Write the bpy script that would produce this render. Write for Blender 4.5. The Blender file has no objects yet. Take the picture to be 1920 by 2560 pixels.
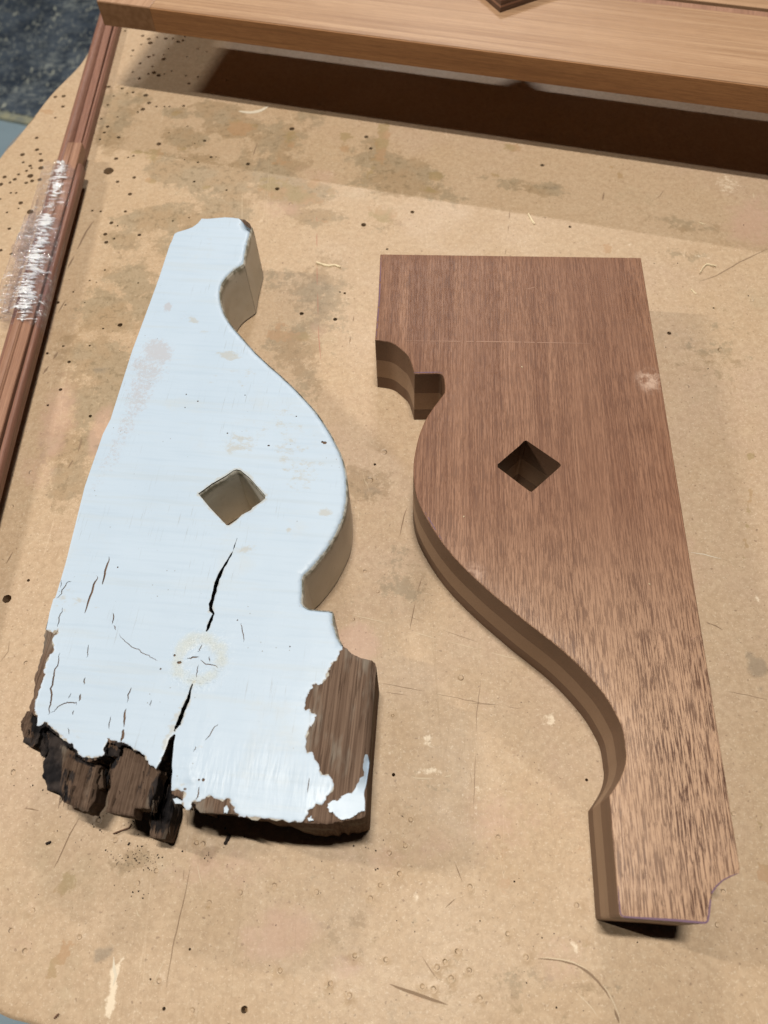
import bpy, math, random
import numpy as np
from mathutils import Vector, Matrix, noise
from mathutils.geometry import delaunay_2d_cdt

random.seed(7); rng = np.random.default_rng(7)
scene = bpy.context.scene
COL = scene.collection

# ------------------------------------------------------------------ camera
CAM_H = 0.5235
F_PX = 1913.1                    # focal length of the phone lens in pixels of a 1920 x 2560 frame
ROT = Matrix(((0.99852869, 0.05422595, 0.0),
              (-0.04722419, 0.86959666, -0.49149926),
              (-0.02665202, 0.49077611, 0.87087799)))
cam_d = bpy.data.cameras.new('camera')
cam = bpy.data.objects.new('camera', cam_d); COL.objects.link(cam)
cam.matrix_world = Matrix.Translation((0, 0, CAM_H)) @ ROT.to_4x4()
cam_d.sensor_fit = 'VERTICAL'; cam_d.sensor_height = 36.0
cam_d.lens = 36.0 * F_PX / 2560.0
cam_d.clip_start = 0.01; cam_d.clip_end = 50
cam_d.dof.use_dof = True; cam_d.dof.focus_distance = 0.56
cam_d.dof.aperture_fstop = cam_d.lens / 3.6
scene.camera = cam

# ------------------------------------------------------------------ world, lamps, exposure
world = bpy.data.worlds.new('World'); scene.world = world; world.use_nodes = True
bg = world.node_tree.nodes['Background']
bg.inputs[0].default_value = (0.80, 0.88, 1.0, 1); bg.inputs[1].default_value = 0.008

def area(name, loc, target, sx, sy, power, col, rot_z=None):
    l = bpy.data.lights.new(name, 'AREA'); l.shape = 'RECTANGLE'; l.size = sx; l.size_y = sy
    l.energy = power; l.color = col
    o = bpy.data.objects.new(name, l); COL.objects.link(o); o.location = loc
    d = (Vector(target) - Vector(loc)).normalized()
    zax = -d
    u = Vector((0.949, -0.314, 0.0)); xax = (u - zax * u.dot(zax)).normalized()
    yax = zax.cross(xax)
    m = Matrix((xax, yax, zax)).transposed().to_4x4(); m.translation = Vector(loc)
    o.matrix_world = m
    return o
area('ceiling_tube', (0.02, 0.33, 2.5), (0.02, 0.4, 0), 0.42, 0.05, 67, (1.0, 0.93, 0.82))
area('ceiling_tube', (-2.70, 1.00, 2.42), (-0.1, 0.4, 0), 0.45, 0.05, 60, (1.0, 0.94, 0.85))
area('ceiling_tube', (0.30, 3.05, 2.45), (0.1, 0.6, 0), 0.6, 0.05, 44, (1.0, 0.96, 0.92))
scene.view_settings.view_transform = 'Standard'; scene.view_settings.look = 'None'
scene.view_settings.exposure = 0.0; scene.view_settings.gamma = 1.0
scene.view_settings.use_curve_mapping = False

# ------------------------------------------------------------------ measuring helpers
def U(x, y, z=0.0):
    """ray through a photograph pixel, met with the level plane z"""
    d = ROT @ Vector(((x - 960) / F_PX, -(y - 1280) / F_PX, -1.0))
    t = (z - CAM_H) / d.z
    return (d.x * t, d.y * t)
def US(pts, z=0.0): return [U(x, y, z) for x, y in pts]
def R(pts, ox, oy, s): return [(ox + u / s, oy + v / s) for u, v in pts]

# ------------------------------------------------------------------ object helpers
def tag(o, label=None, cat=None, group=None, kind=None):
    if label: o['label'] = label
    if cat: o['category'] = cat
    if group: o['group'] = group
    if kind: o['kind'] = kind
    return o
def empty(name, loc, rz, label, cat, group=None):
    o = bpy.data.objects.new(name, None); COL.objects.link(o); o.empty_display_size = 0.02
    o.location = loc; o.rotation_euler = (0, 0, rz)
    return tag(o, label, cat, group)
def frame_of(root):
    if root is None: return Matrix.Identity(4)
    return Matrix.Translation(root.location) @ Matrix.Rotation(root.rotation_euler[2], 4, 'Z')
def link(name, V, F, mats, root=None, mi=None, attrs=None, smooth=None, own=None):
    """V in world coordinates; the mesh is stored in the frame of its root, or of own=(x,y,z,rz)"""
    fr = frame_of(root)
    if own: fr = Matrix.Translation(own[:3]) @ Matrix.Rotation(own[3], 4, 'Z')
    inv = np.array(fr.inverted())
    V = np.asarray(V, float)
    L = V @ inv[:3, :3].T + inv[:3, 3]
    me = bpy.data.meshes.new(name)
    me.from_pydata(L.tolist(), [], [list(map(int, f)) for f in F])
    for m in mats: me.materials.append(m)
    if mi is not None: me.polygons.foreach_set('material_index', np.asarray(mi, dtype=np.int32))
    if attrs:
        for k, a in attrs.items():
            at = me.attributes.new(k, 'FLOAT', 'POINT'); at.data.foreach_set('value', np.asarray(a, dtype=np.float32))
    if smooth is not None:
        me.polygons.foreach_set('use_smooth', np.asarray(smooth, dtype=bool))
    me.update()
    o = bpy.data.objects.new(name, me); COL.objects.link(o)
    if root is not None: o.parent = root
    if own: o.location = own[:3]; o.rotation_euler = (0, 0, own[3])
    return o

def inside(P, poly):
    P = np.asarray(P, float); poly = np.asarray(poly, float)
    x, y = P[:, 0], P[:, 1]; c = np.zeros(len(P), bool)
    x0, y0 = poly[:, 0], poly[:, 1]; x1, y1 = np.roll(x0, -1), np.roll(y0, -1)
    for a, b, cx, d in zip(x0, y0, x1, y1):
        if b == d: continue
        k = ((b > y) != (d > y)) & (x < (cx - a) * (y - b) / (d - b) + a)
        c ^= k
    return c
def dist(P, poly, closed=True):
    P = np.asarray(P, float); poly = np.asarray(poly, float)
    A = poly if closed else poly[:-1]; B = np.roll(poly, -1, 0) if closed else poly[1:]
    out = np.full(len(P), 1e9)
    for a, b in zip(A, B):
        d = b - a; L = d @ d
        t = np.clip(((P - a) @ d) / L, 0, 1) if L > 0 else np.zeros(len(P))
        q = P - a - t[:, None] * d
        out = np.minimum(out, (q * q).sum(1))
    return np.sqrt(out)
def resample(pts, ds, closed=True):
    pts = [tuple(p) for p in pts]; out = []
    n = len(pts)
    for i in range(n if closed else n - 1):
        a, b = pts[i], pts[(i + 1) % n]
        L = math.dist(a, b); k = max(1, int(L / ds))
        for j in range(k): out.append((a[0] + (b[0] - a[0]) * j / k, a[1] + (b[1] - a[1]) * j / k))
    if not closed: out.append(pts[-1])
    return out
def rag(pts, amp, it=2, seed=1, closed=False):
    r = random.Random(seed); pts = list(pts)
    for _ in range(it):
        o = []
        n = len(pts)
        for i in range(n if closed else n - 1):
            a, b = pts[i], pts[(i + 1) % n]; o.append(a)
            L = math.dist(a, b)
            if L > amp * 1.2:
                k = r.gauss(0, amp * min(1, L / (amp * 6))); nx, ny = -(b[1] - a[1]) / L, (b[0] - a[0]) / L
                t = r.uniform(.35, .65)
                o.append((a[0] + (b[0] - a[0]) * t + nx * k, a[1] + (b[1] - a[1]) * t + ny * k))
        if not closed: o.append(pts[-1])
        pts = o; amp *= .6
    return pts
def smooth_line(pts, n=4, closed=False):
    """Catmull-Rom"""
    out = []; m = len(pts)
    for i in range(m if closed else m - 1):
        if closed: p = [pts[(i + k) % m] for k in (-1, 0, 1, 2)]
        else: p = [pts[max(0, i - 1)], pts[i], pts[i + 1], pts[min(m - 1, i + 2)]]
        for j in range(n):
            t = j / n
            out.append(tuple(.5 * (2 * p[1][c] + (p[2][c] - p[0][c]) * t + (2 * p[0][c] - 5 * p[1][c] + 4 * p[2][c] - p[3][c]) * t * t
                       + (3 * p[1][c] - p[0][c] - 3 * p[2][c] + p[3][c]) * t ** 3) for c in (0, 1)))
    if not closed: out.append(pts[-1])
    return out
def ribbon_poly(pts, w0, w1=None, wm=None):
    """closed polygon around an open polyline with tapering width"""
    n = len(pts); L = []; Rr = []
    for i, p in enumerate(pts):
        a = pts[max(0, i - 1)]; b = pts[min(n - 1, i + 1)]
        dx, dy = b[0] - a[0], b[1] - a[1]; l = math.hypot(dx, dy) or 1
        t = i / (n - 1)
        w = (w0 + (w1 - w0) * t) if w1 is not None else w0 * (0.12 + 0.88 * math.sin(math.pi * t) ** .7)
        nx, ny = -dy / l * w / 2, dx / l * w / 2
        L.append((p[0] + nx, p[1] + ny)); Rr.append((p[0] - nx, p[1] - ny))
    return L + Rr[::-1]

def slab(name, outline, holes, zfun, zb, grid, mats, root=None, rings=(), wall_mi=None, attr=None, bottom=False,
         own=None, shift=None, extra=None, smooth_top=True, hole_zb=None, hole_floor=None, dist_poly=None, seed=3, smooth_wall=False):
    """solid sheet of any outline: top from a constrained triangulation, walls down to zb"""
    r = np.random.default_rng(seed)
    loops = [list(outline)] + [list(h) for h in holes]
    V = []; Ed = []; 
    for lp in loops:
        b = len(V); V += lp; Ed += [(b + i, b + (i + 1) % len(lp)) for i in range(len(lp))]
    ol = np.array(outline)
    lo, hi = ol.min(0), ol.max(0)
    cand = []
    if grid:
        gx = np.arange(lo[0], hi[0], grid); gy = np.arange(lo[1], hi[1], grid)
        G = np.stack(np.meshgrid(gx, gy), -1).reshape(-1, 2); G = G + r.uniform(-.3, .3, G.shape) * grid
        G = G[inside(G, ol)]
        dd = dist(G, ol); G = G[dd > grid * .5]
        for h in holes:
            hp = np.array(h); a, b = hp.min(0) - grid, hp.max(0) + grid
            k = np.all((G > a) & (G < b), axis=1)
            if k.any():
                s = G[k]; ok = (~inside(s, hp)) & (dist(s, hp) > grid * .4)
                keep = np.ones(len(G), bool); keep[np.where(k)[0][~ok]] = False; G = G[keep]
        cand.append(G)
    n = len(ol)
    t = np.roll(ol, -1, 0) - np.roll(ol, 1, 0); t /= (np.linalg.norm(t, axis=1)[:, None] + 1e-12)
    area2 = np.sum(ol[:, 0] * np.roll(ol[:, 1], -1) - np.roll(ol[:, 0], -1) * ol[:, 1])
    nrm = np.stack([-t[:, 1], t[:, 0]], 1) * (1 if area2 > 0 else -1)
    for off in rings:
        Q = ol + nrm * off; Q = Q[inside(Q, ol)]; Q = Q[dist(Q, ol) > off * .93]
        for h in holes: Q = Q[~inside(Q, h)]
        cand.append(Q)
    if extra is not None: cand.append(np.asarray(extra))
    allp = V + [tuple(p) for c in cand for p in c]
    vs, es, fs, *_ = delaunay_2d_cdt([Vector(p) for p in allp], Ed, [], 0, 1e-7)
    P = np.array([(v.x, v.y) for v in vs]); F = np.array([f for f in fs if len(f) == 3])
    C = P[F].mean(1); ok = inside(C, ol)
    for h in holes: ok &= ~inside(C, h)
    F = F[ok]
    a, b, c = P[F[:, 0]], P[F[:, 1]], P[F[:, 2]]
    cr = (b[:, 0] - a[:, 0]) * (c[:, 1] - a[:, 1]) - (b[:, 1] - a[:, 1]) * (c[:, 0] - a[:, 0])
    F[cr < 0] = F[cr < 0][:, ::-1]
    used = np.unique(F); mp = -np.ones(len(P), int); mp[used] = np.arange(len(used)); P = P[used]; F = mp[F]
    D = dist(P, ol if dist_poly is None else np.array(dist_poly))
    Z = zfun(P, D)
    Vt = np.c_[P, Z]
    from collections import Counter
    cnt = {}
    for f in F:
        for i in range(3):
            e = (f[i], f[(i + 1) % 3]); cnt[e] = 1
    bd = [e for e in cnt if (e[1], e[0]) not in cnt]
    verts = Vt.tolist(); faces = F.tolist(); mi = [0] * len(F); sm = [smooth_top] * len(F)
    A = {}
    if attr: A = {k: list(f(P)) for k, f in attr.items()}
    low = {}; dup = {}
    for i, j in bd:
        for k in (i, j):
            if k not in low:
                x, y = P[k]
                inhole = False
                if holes and hole_zb is not None:
                    inhole = dist(P[k:k + 1], ol)[0] > 1e-5
                z = hole_zb if inhole else (zb(x, y) if callable(zb) else zb)
                sx, sy = shift(x, y) if (shift and not inhole) else (0, 0)
                dup[k] = len(verts); verts.append([x, y, float(Z[k])])
                low[k] = len(verts); verts.append([x + sx, y + sy, z])
                for q in A: A[q].append(A[q][k]); A[q].append(A[q][k])
        faces.append([dup[j], dup[i], low[i], low[j]])
        m = P[[i, j]].mean(0)
        mi.append(wall_mi(m[0], m[1]) if callable(wall_mi) else (wall_mi if wall_mi is not None else 0))
        sm.append(smooth_wall)
    if bottom:
        base = len(verts)
        for k, (x, y) in enumerate(P):
            z = zb(x, y) if callable(zb) else zb
            sx, sy = shift(x, y) if shift else (0, 0)
            verts.append([x + sx, y + sy, z])
            for q in A: A[q].append(A[q][k])
        for f in F: faces.append([base + f[2], base + f[1], base + f[0]]); mi.append(0); sm.append(False)
    return link(name, verts, faces, mats, root, mi, A or None, sm, own)

def boxmesh(x0, x1, y0, y1, z0, z1, bev=0.0008):
    import bmesh
    bm = bmesh.new(); bmesh.ops.create_cube(bm, size=1)
    for v in bm.verts: v.co = Vector((x0 if v.co.x < 0 else x1, y0 if v.co.y < 0 else y1, z0 if v.co.z < 0 else z1))
    if bev: bmesh.ops.bevel(bm, geom=bm.edges[:], offset=bev, segments=2, profile=.6, affect='EDGES')
    V = [v.co[:] for v in bm.verts]; bm.verts.index_update(); F = [[v.index for v in f.verts] for f in bm.faces]; bm.free()
    return V, F

# ------------------------------------------------------------------ material helpers
class NT:
    def __init__(s, name):
        s.m = bpy.data.materials.new(name); s.m.use_nodes = True; s.t = s.m.node_tree; s.n = s.t.nodes; s.l = s.t.links
        s.b = s.n['Principled BSDF']; s.out = s.n['Material Output']
        s.co = s.n.new('ShaderNodeTexCoord').outputs['Object']
    def put(s, sock, v):
        if hasattr(v, 'is_linked') or isinstance(v, bpy.types.NodeSocket): s.l.new(v, sock)
        elif isinstance(v, (tuple, list)) and len(v) == 3 and sock.type == 'RGBA': sock.default_value = (*v, 1)
        else: sock.default_value = v
    def map(s, scale=(1, 1, 1), rot=(0, 0, 0), loc=(0, 0, 0), src=None):
        n = s.n.new('ShaderNodeMapping'); s.l.new(src or s.co, n.inputs[0])
        n.inputs['Location'].default_value = loc; n.inputs['Rotation'].default_value = rot; n.inputs['Scale'].default_value = scale
        return n.outputs[0]
    def noise(s, vec=None, scale=5, detail=3, rough=.5, dist=0, col=False):
        n = s.n.new('ShaderNodeTexNoise'); s.l.new(vec or s.co, n.inputs['Vector'])
        n.inputs['Scale'].default_value = scale; n.inputs['Detail'].default_value = detail
        n.inputs['Roughness'].default_value = rough; n.inputs['Distortion'].default_value = dist
        return n.outputs['Color' if col else 'Fac']
    def vor(s, vec=None, scale=5, feature='F1', out='Distance', rand=1):
        n = s.n.new('ShaderNodeTexVoronoi'); n.feature = feature; s.l.new(vec or s.co, n.inputs['Vector'])
        n.inputs['Scale'].default_value = scale; n.inputs['Randomness'].default_value = rand
        return n.outputs[out]
    def ramp(s, f, a, b, lo=0., hi=1., smooth=True):
        n = s.n.new('ShaderNodeMapRange'); n.interpolation_type = 'SMOOTHSTEP' if smooth else 'LINEAR'
        s.put(n.inputs[0], f); n.inputs[1].default_value = a; n.inputs[2].default_value = b
        n.inputs[3].default_value = lo; n.inputs[4].default_value = hi
        return n.outputs[0]
    def math(s, op, a, b=0., clamp=False):
        n = s.n.new('ShaderNodeMath'); n.operation = op; n.use_clamp = clamp; s.put(n.inputs[0], a); s.put(n.inputs[1], b); return n.outputs[0]
    def mix(s, f, a, b, mode='MIX'):
        n = s.n.new('ShaderNodeMix'); n.data_type = 'RGBA'; n.blend_type = mode; s.put(n.inputs[0], f); s.put(n.inputs[6], a); s.put(n.inputs[7], b); return n.outputs[2]
    def attr(s, name):
        n = s.n.new('ShaderNodeAttribute'); n.attribute_name = name; return n.outputs['Fac']
    def sep(s, v=None):
        n = s.n.new('ShaderNodeSeparateXYZ'); s.l.new(v or s.co, n.inputs[0]); return n.outputs
    def bump(s, h, strength=.3, dist=.001, prev=None):
        n = s.n.new('ShaderNodeBump'); n.inputs['Strength'].default_value = strength; n.inputs['Distance'].default_value = dist
        s.put(n.inputs['Height'], h)
        if prev is not None: s.l.new(prev, n.inputs['Normal'])
        return n.outputs[0]
    def done(s, col, rough=.5, spec=.4, normal=None, **kw):
        s.put(s.b.inputs['Base Color'], col); s.put(s.b.inputs['Roughness'], rough); s.b.inputs['Specular IOR Level'].default_value = spec
        if normal is not None: s.l.new(normal, s.b.inputs['Normal'])
        return s.m

def wood(name, c_dark, c_mid, c_light, pore=.6, stripe=.5, along='y', rough=.5, seed=0., pore_sheen=None, spec=.35, ribbon=55):
    t = NT(name)
    def st(a, b):    # across, along
        return (b, a, a) if along == 'x' else (a, b, a)
    warp = t.noise(t.map(st(6, 1.5), loc=(seed, seed, 0)), 2, 2)
    wv = t.n.new('ShaderNodeVectorMath'); wv.operation = 'ADD'
    comb = t.n.new('ShaderNodeCombineXYZ'); w_ = t.math('MULTIPLY', t.math('SUBTRACT', warp, .5), .005)
    t.put(comb.inputs[1 if along == 'x' else 0], w_); t.l.new(t.co, wv.inputs[0]); t.l.new(comb.outputs[0], wv.inputs[1]); co = wv.outputs[0]
    band = t.noise(t.map(st(ribbon, 1.6), loc=(seed * 3, 0, seed), src=co), 1, 4, .62)
    col = t.mix(t.ramp(band, .36, .64), c_dark, c_light)
    col = t.mix(t.ramp(t.noise(t.map(st(9, 2.5), loc=(seed, 4, 0), src=co), 1, 3), .35, .65, 0, .6), col, c_mid)
    fine = t.noise(t.map(st(650, 12), loc=(seed, 0, 0), src=co), 1, 3, .6)
    col = t.mix(t.ramp(fine, .3, .7, 0, stripe), t.mix(.5, col, c_dark), t.mix(.45, col, c_light))
    p1 = t.noise(t.map(st(1500, 48), loc=(0, seed, 0), src=co), 1, 2, .6)
    pm = t.ramp(p1, .50, .58)
    p2 = t.noise(t.map(st(1150, 75), loc=(5, seed, 2), src=co), 1, 3, .75, .3)
    pm2 = t.ramp(p2, .53, .61)
    amt = pore
    long_ = t.noise(t.map(st(900, 3.5), loc=(2, seed, 7), src=co), 1, 2, .6)
    col = t.mix(t.ramp(long_, .50, .62, 0, .45), col, tuple(c * .8 for c in c_dark))
    pmk = t.math('MAXIMUM', pm, pm2)
    if pore_sheen:   # sheen painted in towards one end of the board: paler tone, stronger pores
        y = t.sep()[1]; g = t.ramp(y, pore_sheen[0], pore_sheen[1], pore, pore_sheen[2])
        g = t.math('MULTIPLY', g, t.ramp(t.noise(t.map(st(34, 6), src=co), 1, 4), .3, .62, .60, 1.0))
        col = t.mix(t.ramp(y, pore_sheen[0], pore_sheen[1], 0, .75), col, pore_sheen[3])
        pmk = t.math('MULTIPLY', pmk, g)
    else: pmk = t.math('MULTIPLY', pmk, pore)
    col = t.mix(pmk, col, (c_dark[0] * .48, c_dark[1] * .44, c_dark[2] * .46))
    n = t.bump(t.math('SUBTRACT', t.math('MULTIPLY', fine, .35), pmk), .35, .0004)
    return t, co, col, n, rough, spec
def wood_done(w, col=None, rough=None):
    t, co, c, n, r, sp = w
    return t.done(col if col is not None else c, r if rough is None else rough, sp, n)

# ---- mahogany of the new bracket (three laminations, each its own stock)
w = wood('mahogany_top', (.150, .070, .042), (.226, .115, .070), (.305, .168, .106), pore=.55, stripe=.8, rough=.46, spec=.22,
         pore_sheen=(-.23, -.42, 1.0, (.475, .315, .208)))
t = w[0]; c = w[2]
# smudge marks: pale bruise near the long edge, knot by the curve, faint cross line
def spot(t, c, x, y, rx, ry, colr, amt, nscale=160, src=None):
    m = t.map((1 / rx, 1 / ry, 0), loc=(-x / rx, -y / ry, 0), src=src)
    ln = t.n.new('ShaderNodeVectorMath'); ln.operation = 'LENGTH'; t.l.new(m, ln.inputs[0])
    k = t.ramp(ln.outputs['Value'], .25, 1.0, 1, 0)
    k = t.math('MULTIPLY', k, t.ramp(t.noise(None, nscale, 4, .65), .35, .62, 0, amt))
    return t.mix(k, c, colr)
c = spot(t, c, .2126, -.1318, .014, .016, (.50, .36, .28), .75)
c = spot(t, c, .0785, -.300, .010, .013, (.50, .34, .26), .5)
M_MAHOG = wood_done(w, c)
def side_wood(name, cd, cm, cl, seed): return wood_done(wood(name, cd, cm, cl, pore=.08, stripe=.15, seed=seed, rough=.5, along='y', spec=.4, ribbon=30))
M_LAM = [side_wood('lamination_low', (.120, .062, .034), (.140, .074, .042), (.165, .090, .054), 3),
         side_wood('lamination_mid', (.275, .175, .110), (.308, .198, .128), (.345, .225, .148), 5),
         side_wood('lamination_high', (.145, .076, .042), (.172, .092, .053), (.205, .112, .066), 9)]

def plain(name, col, rough=.5, spec=.4, nz=None):
    t = NT(name); c = col; n = None
    if nz:
        c = t.mix(t.ramp(t.noise(None, nz[0], 4, .6), .35, .65, 0, 1), col, nz[1]); n = t.bump(t.noise(None, nz[0] * 1.5, 3), .3, .0006)
    return t.done(c, rough, spec, n)

# ---- raised frame: pale straight grained mahogany
M_RAIL = wood_done(wood('pale_mahogany', (.290, .165, .090), (.430, .268, .158), (.560, .378, .240), pore=.18, stripe=.38, along='x', seed=2, rough=.42, ribbon=95))
M_STILE = wood_done(wood('pale_mahogany_stile', (.330, .190, .115), (.430, .270, .175), (.530, .350, .235), pore=.14, stripe=.3, along='y', seed=6, rough=.42, ribbon=80))
M_ENDG = wood_done(wood('mahogany_edge', (.26, .120, .046), (.35, .170, .068), (.43, .225, .095), pore=.3, stripe=.4, along='x', seed=8, rough=.6, ribbon=60))
M_STRIP = wood_done(wood('red_mahogany_strip', (.190, .088, .060), (.250, .125, .088), (.340, .190, .140), pore=.3, stripe=.5, along='y', seed=4, rough=.45, ribbon=90))
M_STRIP2 = wood_done(wood('tan_mahogany_strip', (.250, .130, .082), (.330, .180, .118), (.420, .245, .165), pore=.22, stripe=.4, along='y', seed=11, rough=.45, ribbon=70))

# ---- fibreboard bench top
t = NT('fibreboard')
base = (.425, .305, .194)
col = t.mix(t.ramp(t.noise(None, 3.2, 4, .6), .35, .65, 0, .7), base, (.440, .322, .218))
col = t.mix(t.ramp(t.noise(t.map(loc=(3, 1, 0)), 6, 5, .65, .5), .52, .70, 0, .42), col, (.36, .245, .145))
col = t.mix(t.ramp(t.noise(t.map(loc=(8, 2, 0)), 11, 5, .7), .56, .70, 0, .34), col, (.32, .265, .17))
col = t.mix(t.ramp(t.noise(t.map(loc=(1, 9, 0)), 2.3, 5, .7), .50, .66, 0, .45), col, (.42, .305, .235))
# mottled resin and fibre grain
col = t.mix(t.ramp(t.noise(t.map(loc=(1, 5, 3)), 75, 6, .8), .42, .66, 0, .38), col, (.50, .39, .27))
col = t.mix(t.ramp(t.noise(None, 210, 5, .8), .40, .62, 0, .40), col, (.28, .19, .115))
col = t.mix(t.ramp(t.noise(t.map(loc=(2, 2, 2)), 480, 3, .7), .56, .68, 0, .50), col, (.58, .48, .36))
fw = t.n.new('ShaderNodeVectorRotate'); fw.rotation_type = 'Z_AXIS'
t.l.new(t.co, fw.inputs['Vector']); t.put(fw.inputs['Angle'], t.math('MULTIPLY', t.vor(None, 160, out='Color'), 6.283))
fv = t.vor(t.map((900, 190, 1), src=fw.outputs[0]), 1)
col = t.mix(t.ramp(fv, .16, .06, 0, .55), col, (.78, .64, .46))
col = t.mix(t.ramp(t.noise(t.map(loc=(5, 5, 1)), 330, 2, .5), .67, .72, 0, .55), col, (.16, .10, .06))
# pores of dust, grime speckle patches
grime = t.attr('grime')
gn = t.noise(None, 60, 7, .78)
gk = t.ramp(t.math('ADD', t.math('MULTIPLY', grime, .50), t.math('SUBTRACT', gn, .5)), .12, .19, 0, .48)
col = t.mix(gk, col, t.mix(t.ramp(t.noise(t.map(loc=(6, 6, 0)), 22, 3), .42, .58), (.20, .165, .105), (.23, .155, .08)))
col = t.mix(t.math('MULTIPLY', t.ramp(grime, .15, .6), t.ramp(t.noise(t.map(loc=(2, 8, 0)), 130, 5, .75), .52, .60, 0, .55)), col, (.17, .125, .07))
glue = t.attr('glue')
bk = t.ramp(t.math('ADD', glue, t.math('MULTIPLY', t.math('SUBTRACT', t.noise(t.map(loc=(4, 0, 0)), 75, 6, .75), .5), 2.4)), .42, .52, 0, .62)
col = t.mix(bk, col, t.mix(t.ramp(t.noise(None, 34, 3), .4, .6), (.27, .20, .095), (.36, .22, .12)))
pink = t.attr('bruise')
pk = t.ramp(t.math('ADD', pink, t.math('MULTIPLY', t.math('SUBTRACT', gn, .5), 1.4)), .25, .75, 0, .45)
col = t.mix(pk, col, (.47, .30, .235))
pale = t.attr('dust')
dk = t.ramp(t.math('ADD', pale, t.math('MULTIPLY', t.math('SUBTRACT', t.noise(t.map(loc=(7, 0, 0)), 240, 5, .75), .5), 1.5)), .40, .72, 0, .75)
col = t.mix(dk, col, (.72, .62, .48))
grey = t.attr('smudge')
sk = t.ramp(t.math('ADD', grey, t.math('MULTIPLY', t.math('SUBTRACT', gn, .5), 1.2)), .30, .70, 0, .55)
col = t.mix(sk, col, (.19, .155, .115))
# hairline knife scratches in two directions
for rz, sc, sd in ((.35, (70, 1.6, 1), 1), (-.9, (90, 2.2, 1), 5), (1.35, (60, 2.0, 1), 9)):
    v = t.noise(t.map(sc, rot=(0, 0, rz), loc=(sd, sd, 0)), 1, 1, .3, .6)
    ln = t.ramp(t.math('ABSOLUTE', t.math('SUBTRACT', v, .5)), .0, .0045, 1, 0)
    ln = t.math('MULTIPLY', ln, t.ramp(t.noise(t.map(loc=(sd, 0, 2)), 9, 2), .52, .62, 0, .28))
    col = t.mix(ln, col, (.68, .55, .40) if sd == 5 else (.27, .18, .10))
nb = t.bump(t.noise(None, 340, 4, .7), .22, .0006)
nb = t.bump(t.noise(None, 25, 4, .6), .15, .002, nb)
rgh = t.math('ADD', t.ramp(t.noise(None, 14, 4), .3, .7, .42, .60), t.math('MULTIPLY', bk, -.12))
pit = t.attr('pit')
col = t.mix(t.ramp(t.math('ADD', pit, t.math('MULTIPLY', t.math('SUBTRACT', t.noise(None, 400, 3), .5), .8)), .30, .6, 0, .9), col, (.12, .078, .042))
M_TABLE = t.done(col, rgh, .32, nb)

# ---- white paint, old and crazed
t = NT('white_paint')
pc = (.405, .495, .600)
col = t.mix(t.ramp(t.noise(None, 7, 4, .6), .4, .7, 0, .5), pc, (.370, .462, .570))
col = t.mix(t.ramp(t.noise(t.map(loc=(3, 0, 0)), 13, 5, .7), .57, .75, 0, .6), col, (.42, .465, .50))
cream = t.attr('stain')
ck = t.ramp(t.math('ADD', cream, t.math('MULTIPLY', t.math('SUBTRACT', t.noise(t.map((1, 1.6, 1)), 110, 6, .78), .5), 1.9)), .42, .74, 0, .46)
col = t.mix(ck, col, (.36, .31, .215))
fl = t.noise(t.map((900, 26, 1), loc=(4, 1, 0)), 1, 4, .7)
col = t.mix(t.math('MULTIPLY', t.ramp(fl, .60, .68), t.ramp(t.noise(t.map(loc=(1, 2, 2)), 16, 3), .46, .60, .05, .6)), col, (.25, .27, .28))
col = t.mix(t.ramp(t.noise(t.map((6, 90, 1), loc=(0, 3, 0)), 1, 4, .7), .50, .66, 0, .20), col, (.40, .43, .43))
rub = t.attr('rub')
rk = t.ramp(t.math('ADD', rub, t.math('MULTIPLY', t.math('SUBTRACT', t.noise(None, 420, 4, .8), .5), 1.7)), .45, .80, 0, .45)
col = t.mix(rk, col, (.35, .30, .29))
brush = t.noise(t.map((14, 260, 1), rot=(0, 0, .1)), 1, 3, .6)
col = t.mix(t.ramp(brush, .45, .75, 0, .20), col, (.28, .37, .47))
spk = t.vor(None, 210)
col = t.mix(t.math('MULTIPLY', t.ramp(spk, .11, .05), t.ramp(t.noise(t.map(loc=(9, 3, 0)), 50, 3), .56, .62, 0, .8)), col, (.16, .15, .13))
col = t.mix(t.ramp(t.noise(t.map((190, 900, 1), rot=(0, 0, .2)), 1, 3, .7), .70, .76, 0, .55), col, (.30, .30, .28))
sap = t.attr('sap')
sk = t.ramp(t.math('ADD', sap, t.math('MULTIPLY', t.math('SUBTRACT', t.noise(None, 90, 3, .6), .5), 1.3)), .35, .95, 0, .50)
col = t.mix(sk, col, (.43, .44, .37))
ridge = t.attr('ridge')
h = t.math('ADD', t.math('MULTIPLY', t.noise(t.map((170, 30, 1), rot=(0, 0, -.12)), 1, 3, .6), t.math('ADD', t.math('MULTIPLY', ridge, .75), .05)), t.math('MULTIPLY', t.noise(None, 380, 2), t.math('ADD', t.math('MULTIPLY', sap, 1.6), .05)))
nb = t.bump(h, .8, .0012)
nb = t.bump(brush, .12, .0008, nb)
M_PAINT = t.done(col, t.ramp(t.noise(None, 18, 3), .3, .7, .38, .50), .40, nb)
t = NT('side_paint')
col = t.mix(t.ramp(t.noise(None, 40, 4, .6), .4, .7, 0, .5), (.60, .58, .52), (.53, .51, .455))
col = t.mix(t.ramp(t.noise(None, 500, 2, .6), .70, .75, 0, .8), col, (.2, .18, .15))
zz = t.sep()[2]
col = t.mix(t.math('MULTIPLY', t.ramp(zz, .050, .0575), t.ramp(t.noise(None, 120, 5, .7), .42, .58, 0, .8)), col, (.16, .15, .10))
M_SIDEPAINT = t.done(col, .45, .35, t.bump(t.noise(None, 60, 4), .3, .002))

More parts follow.
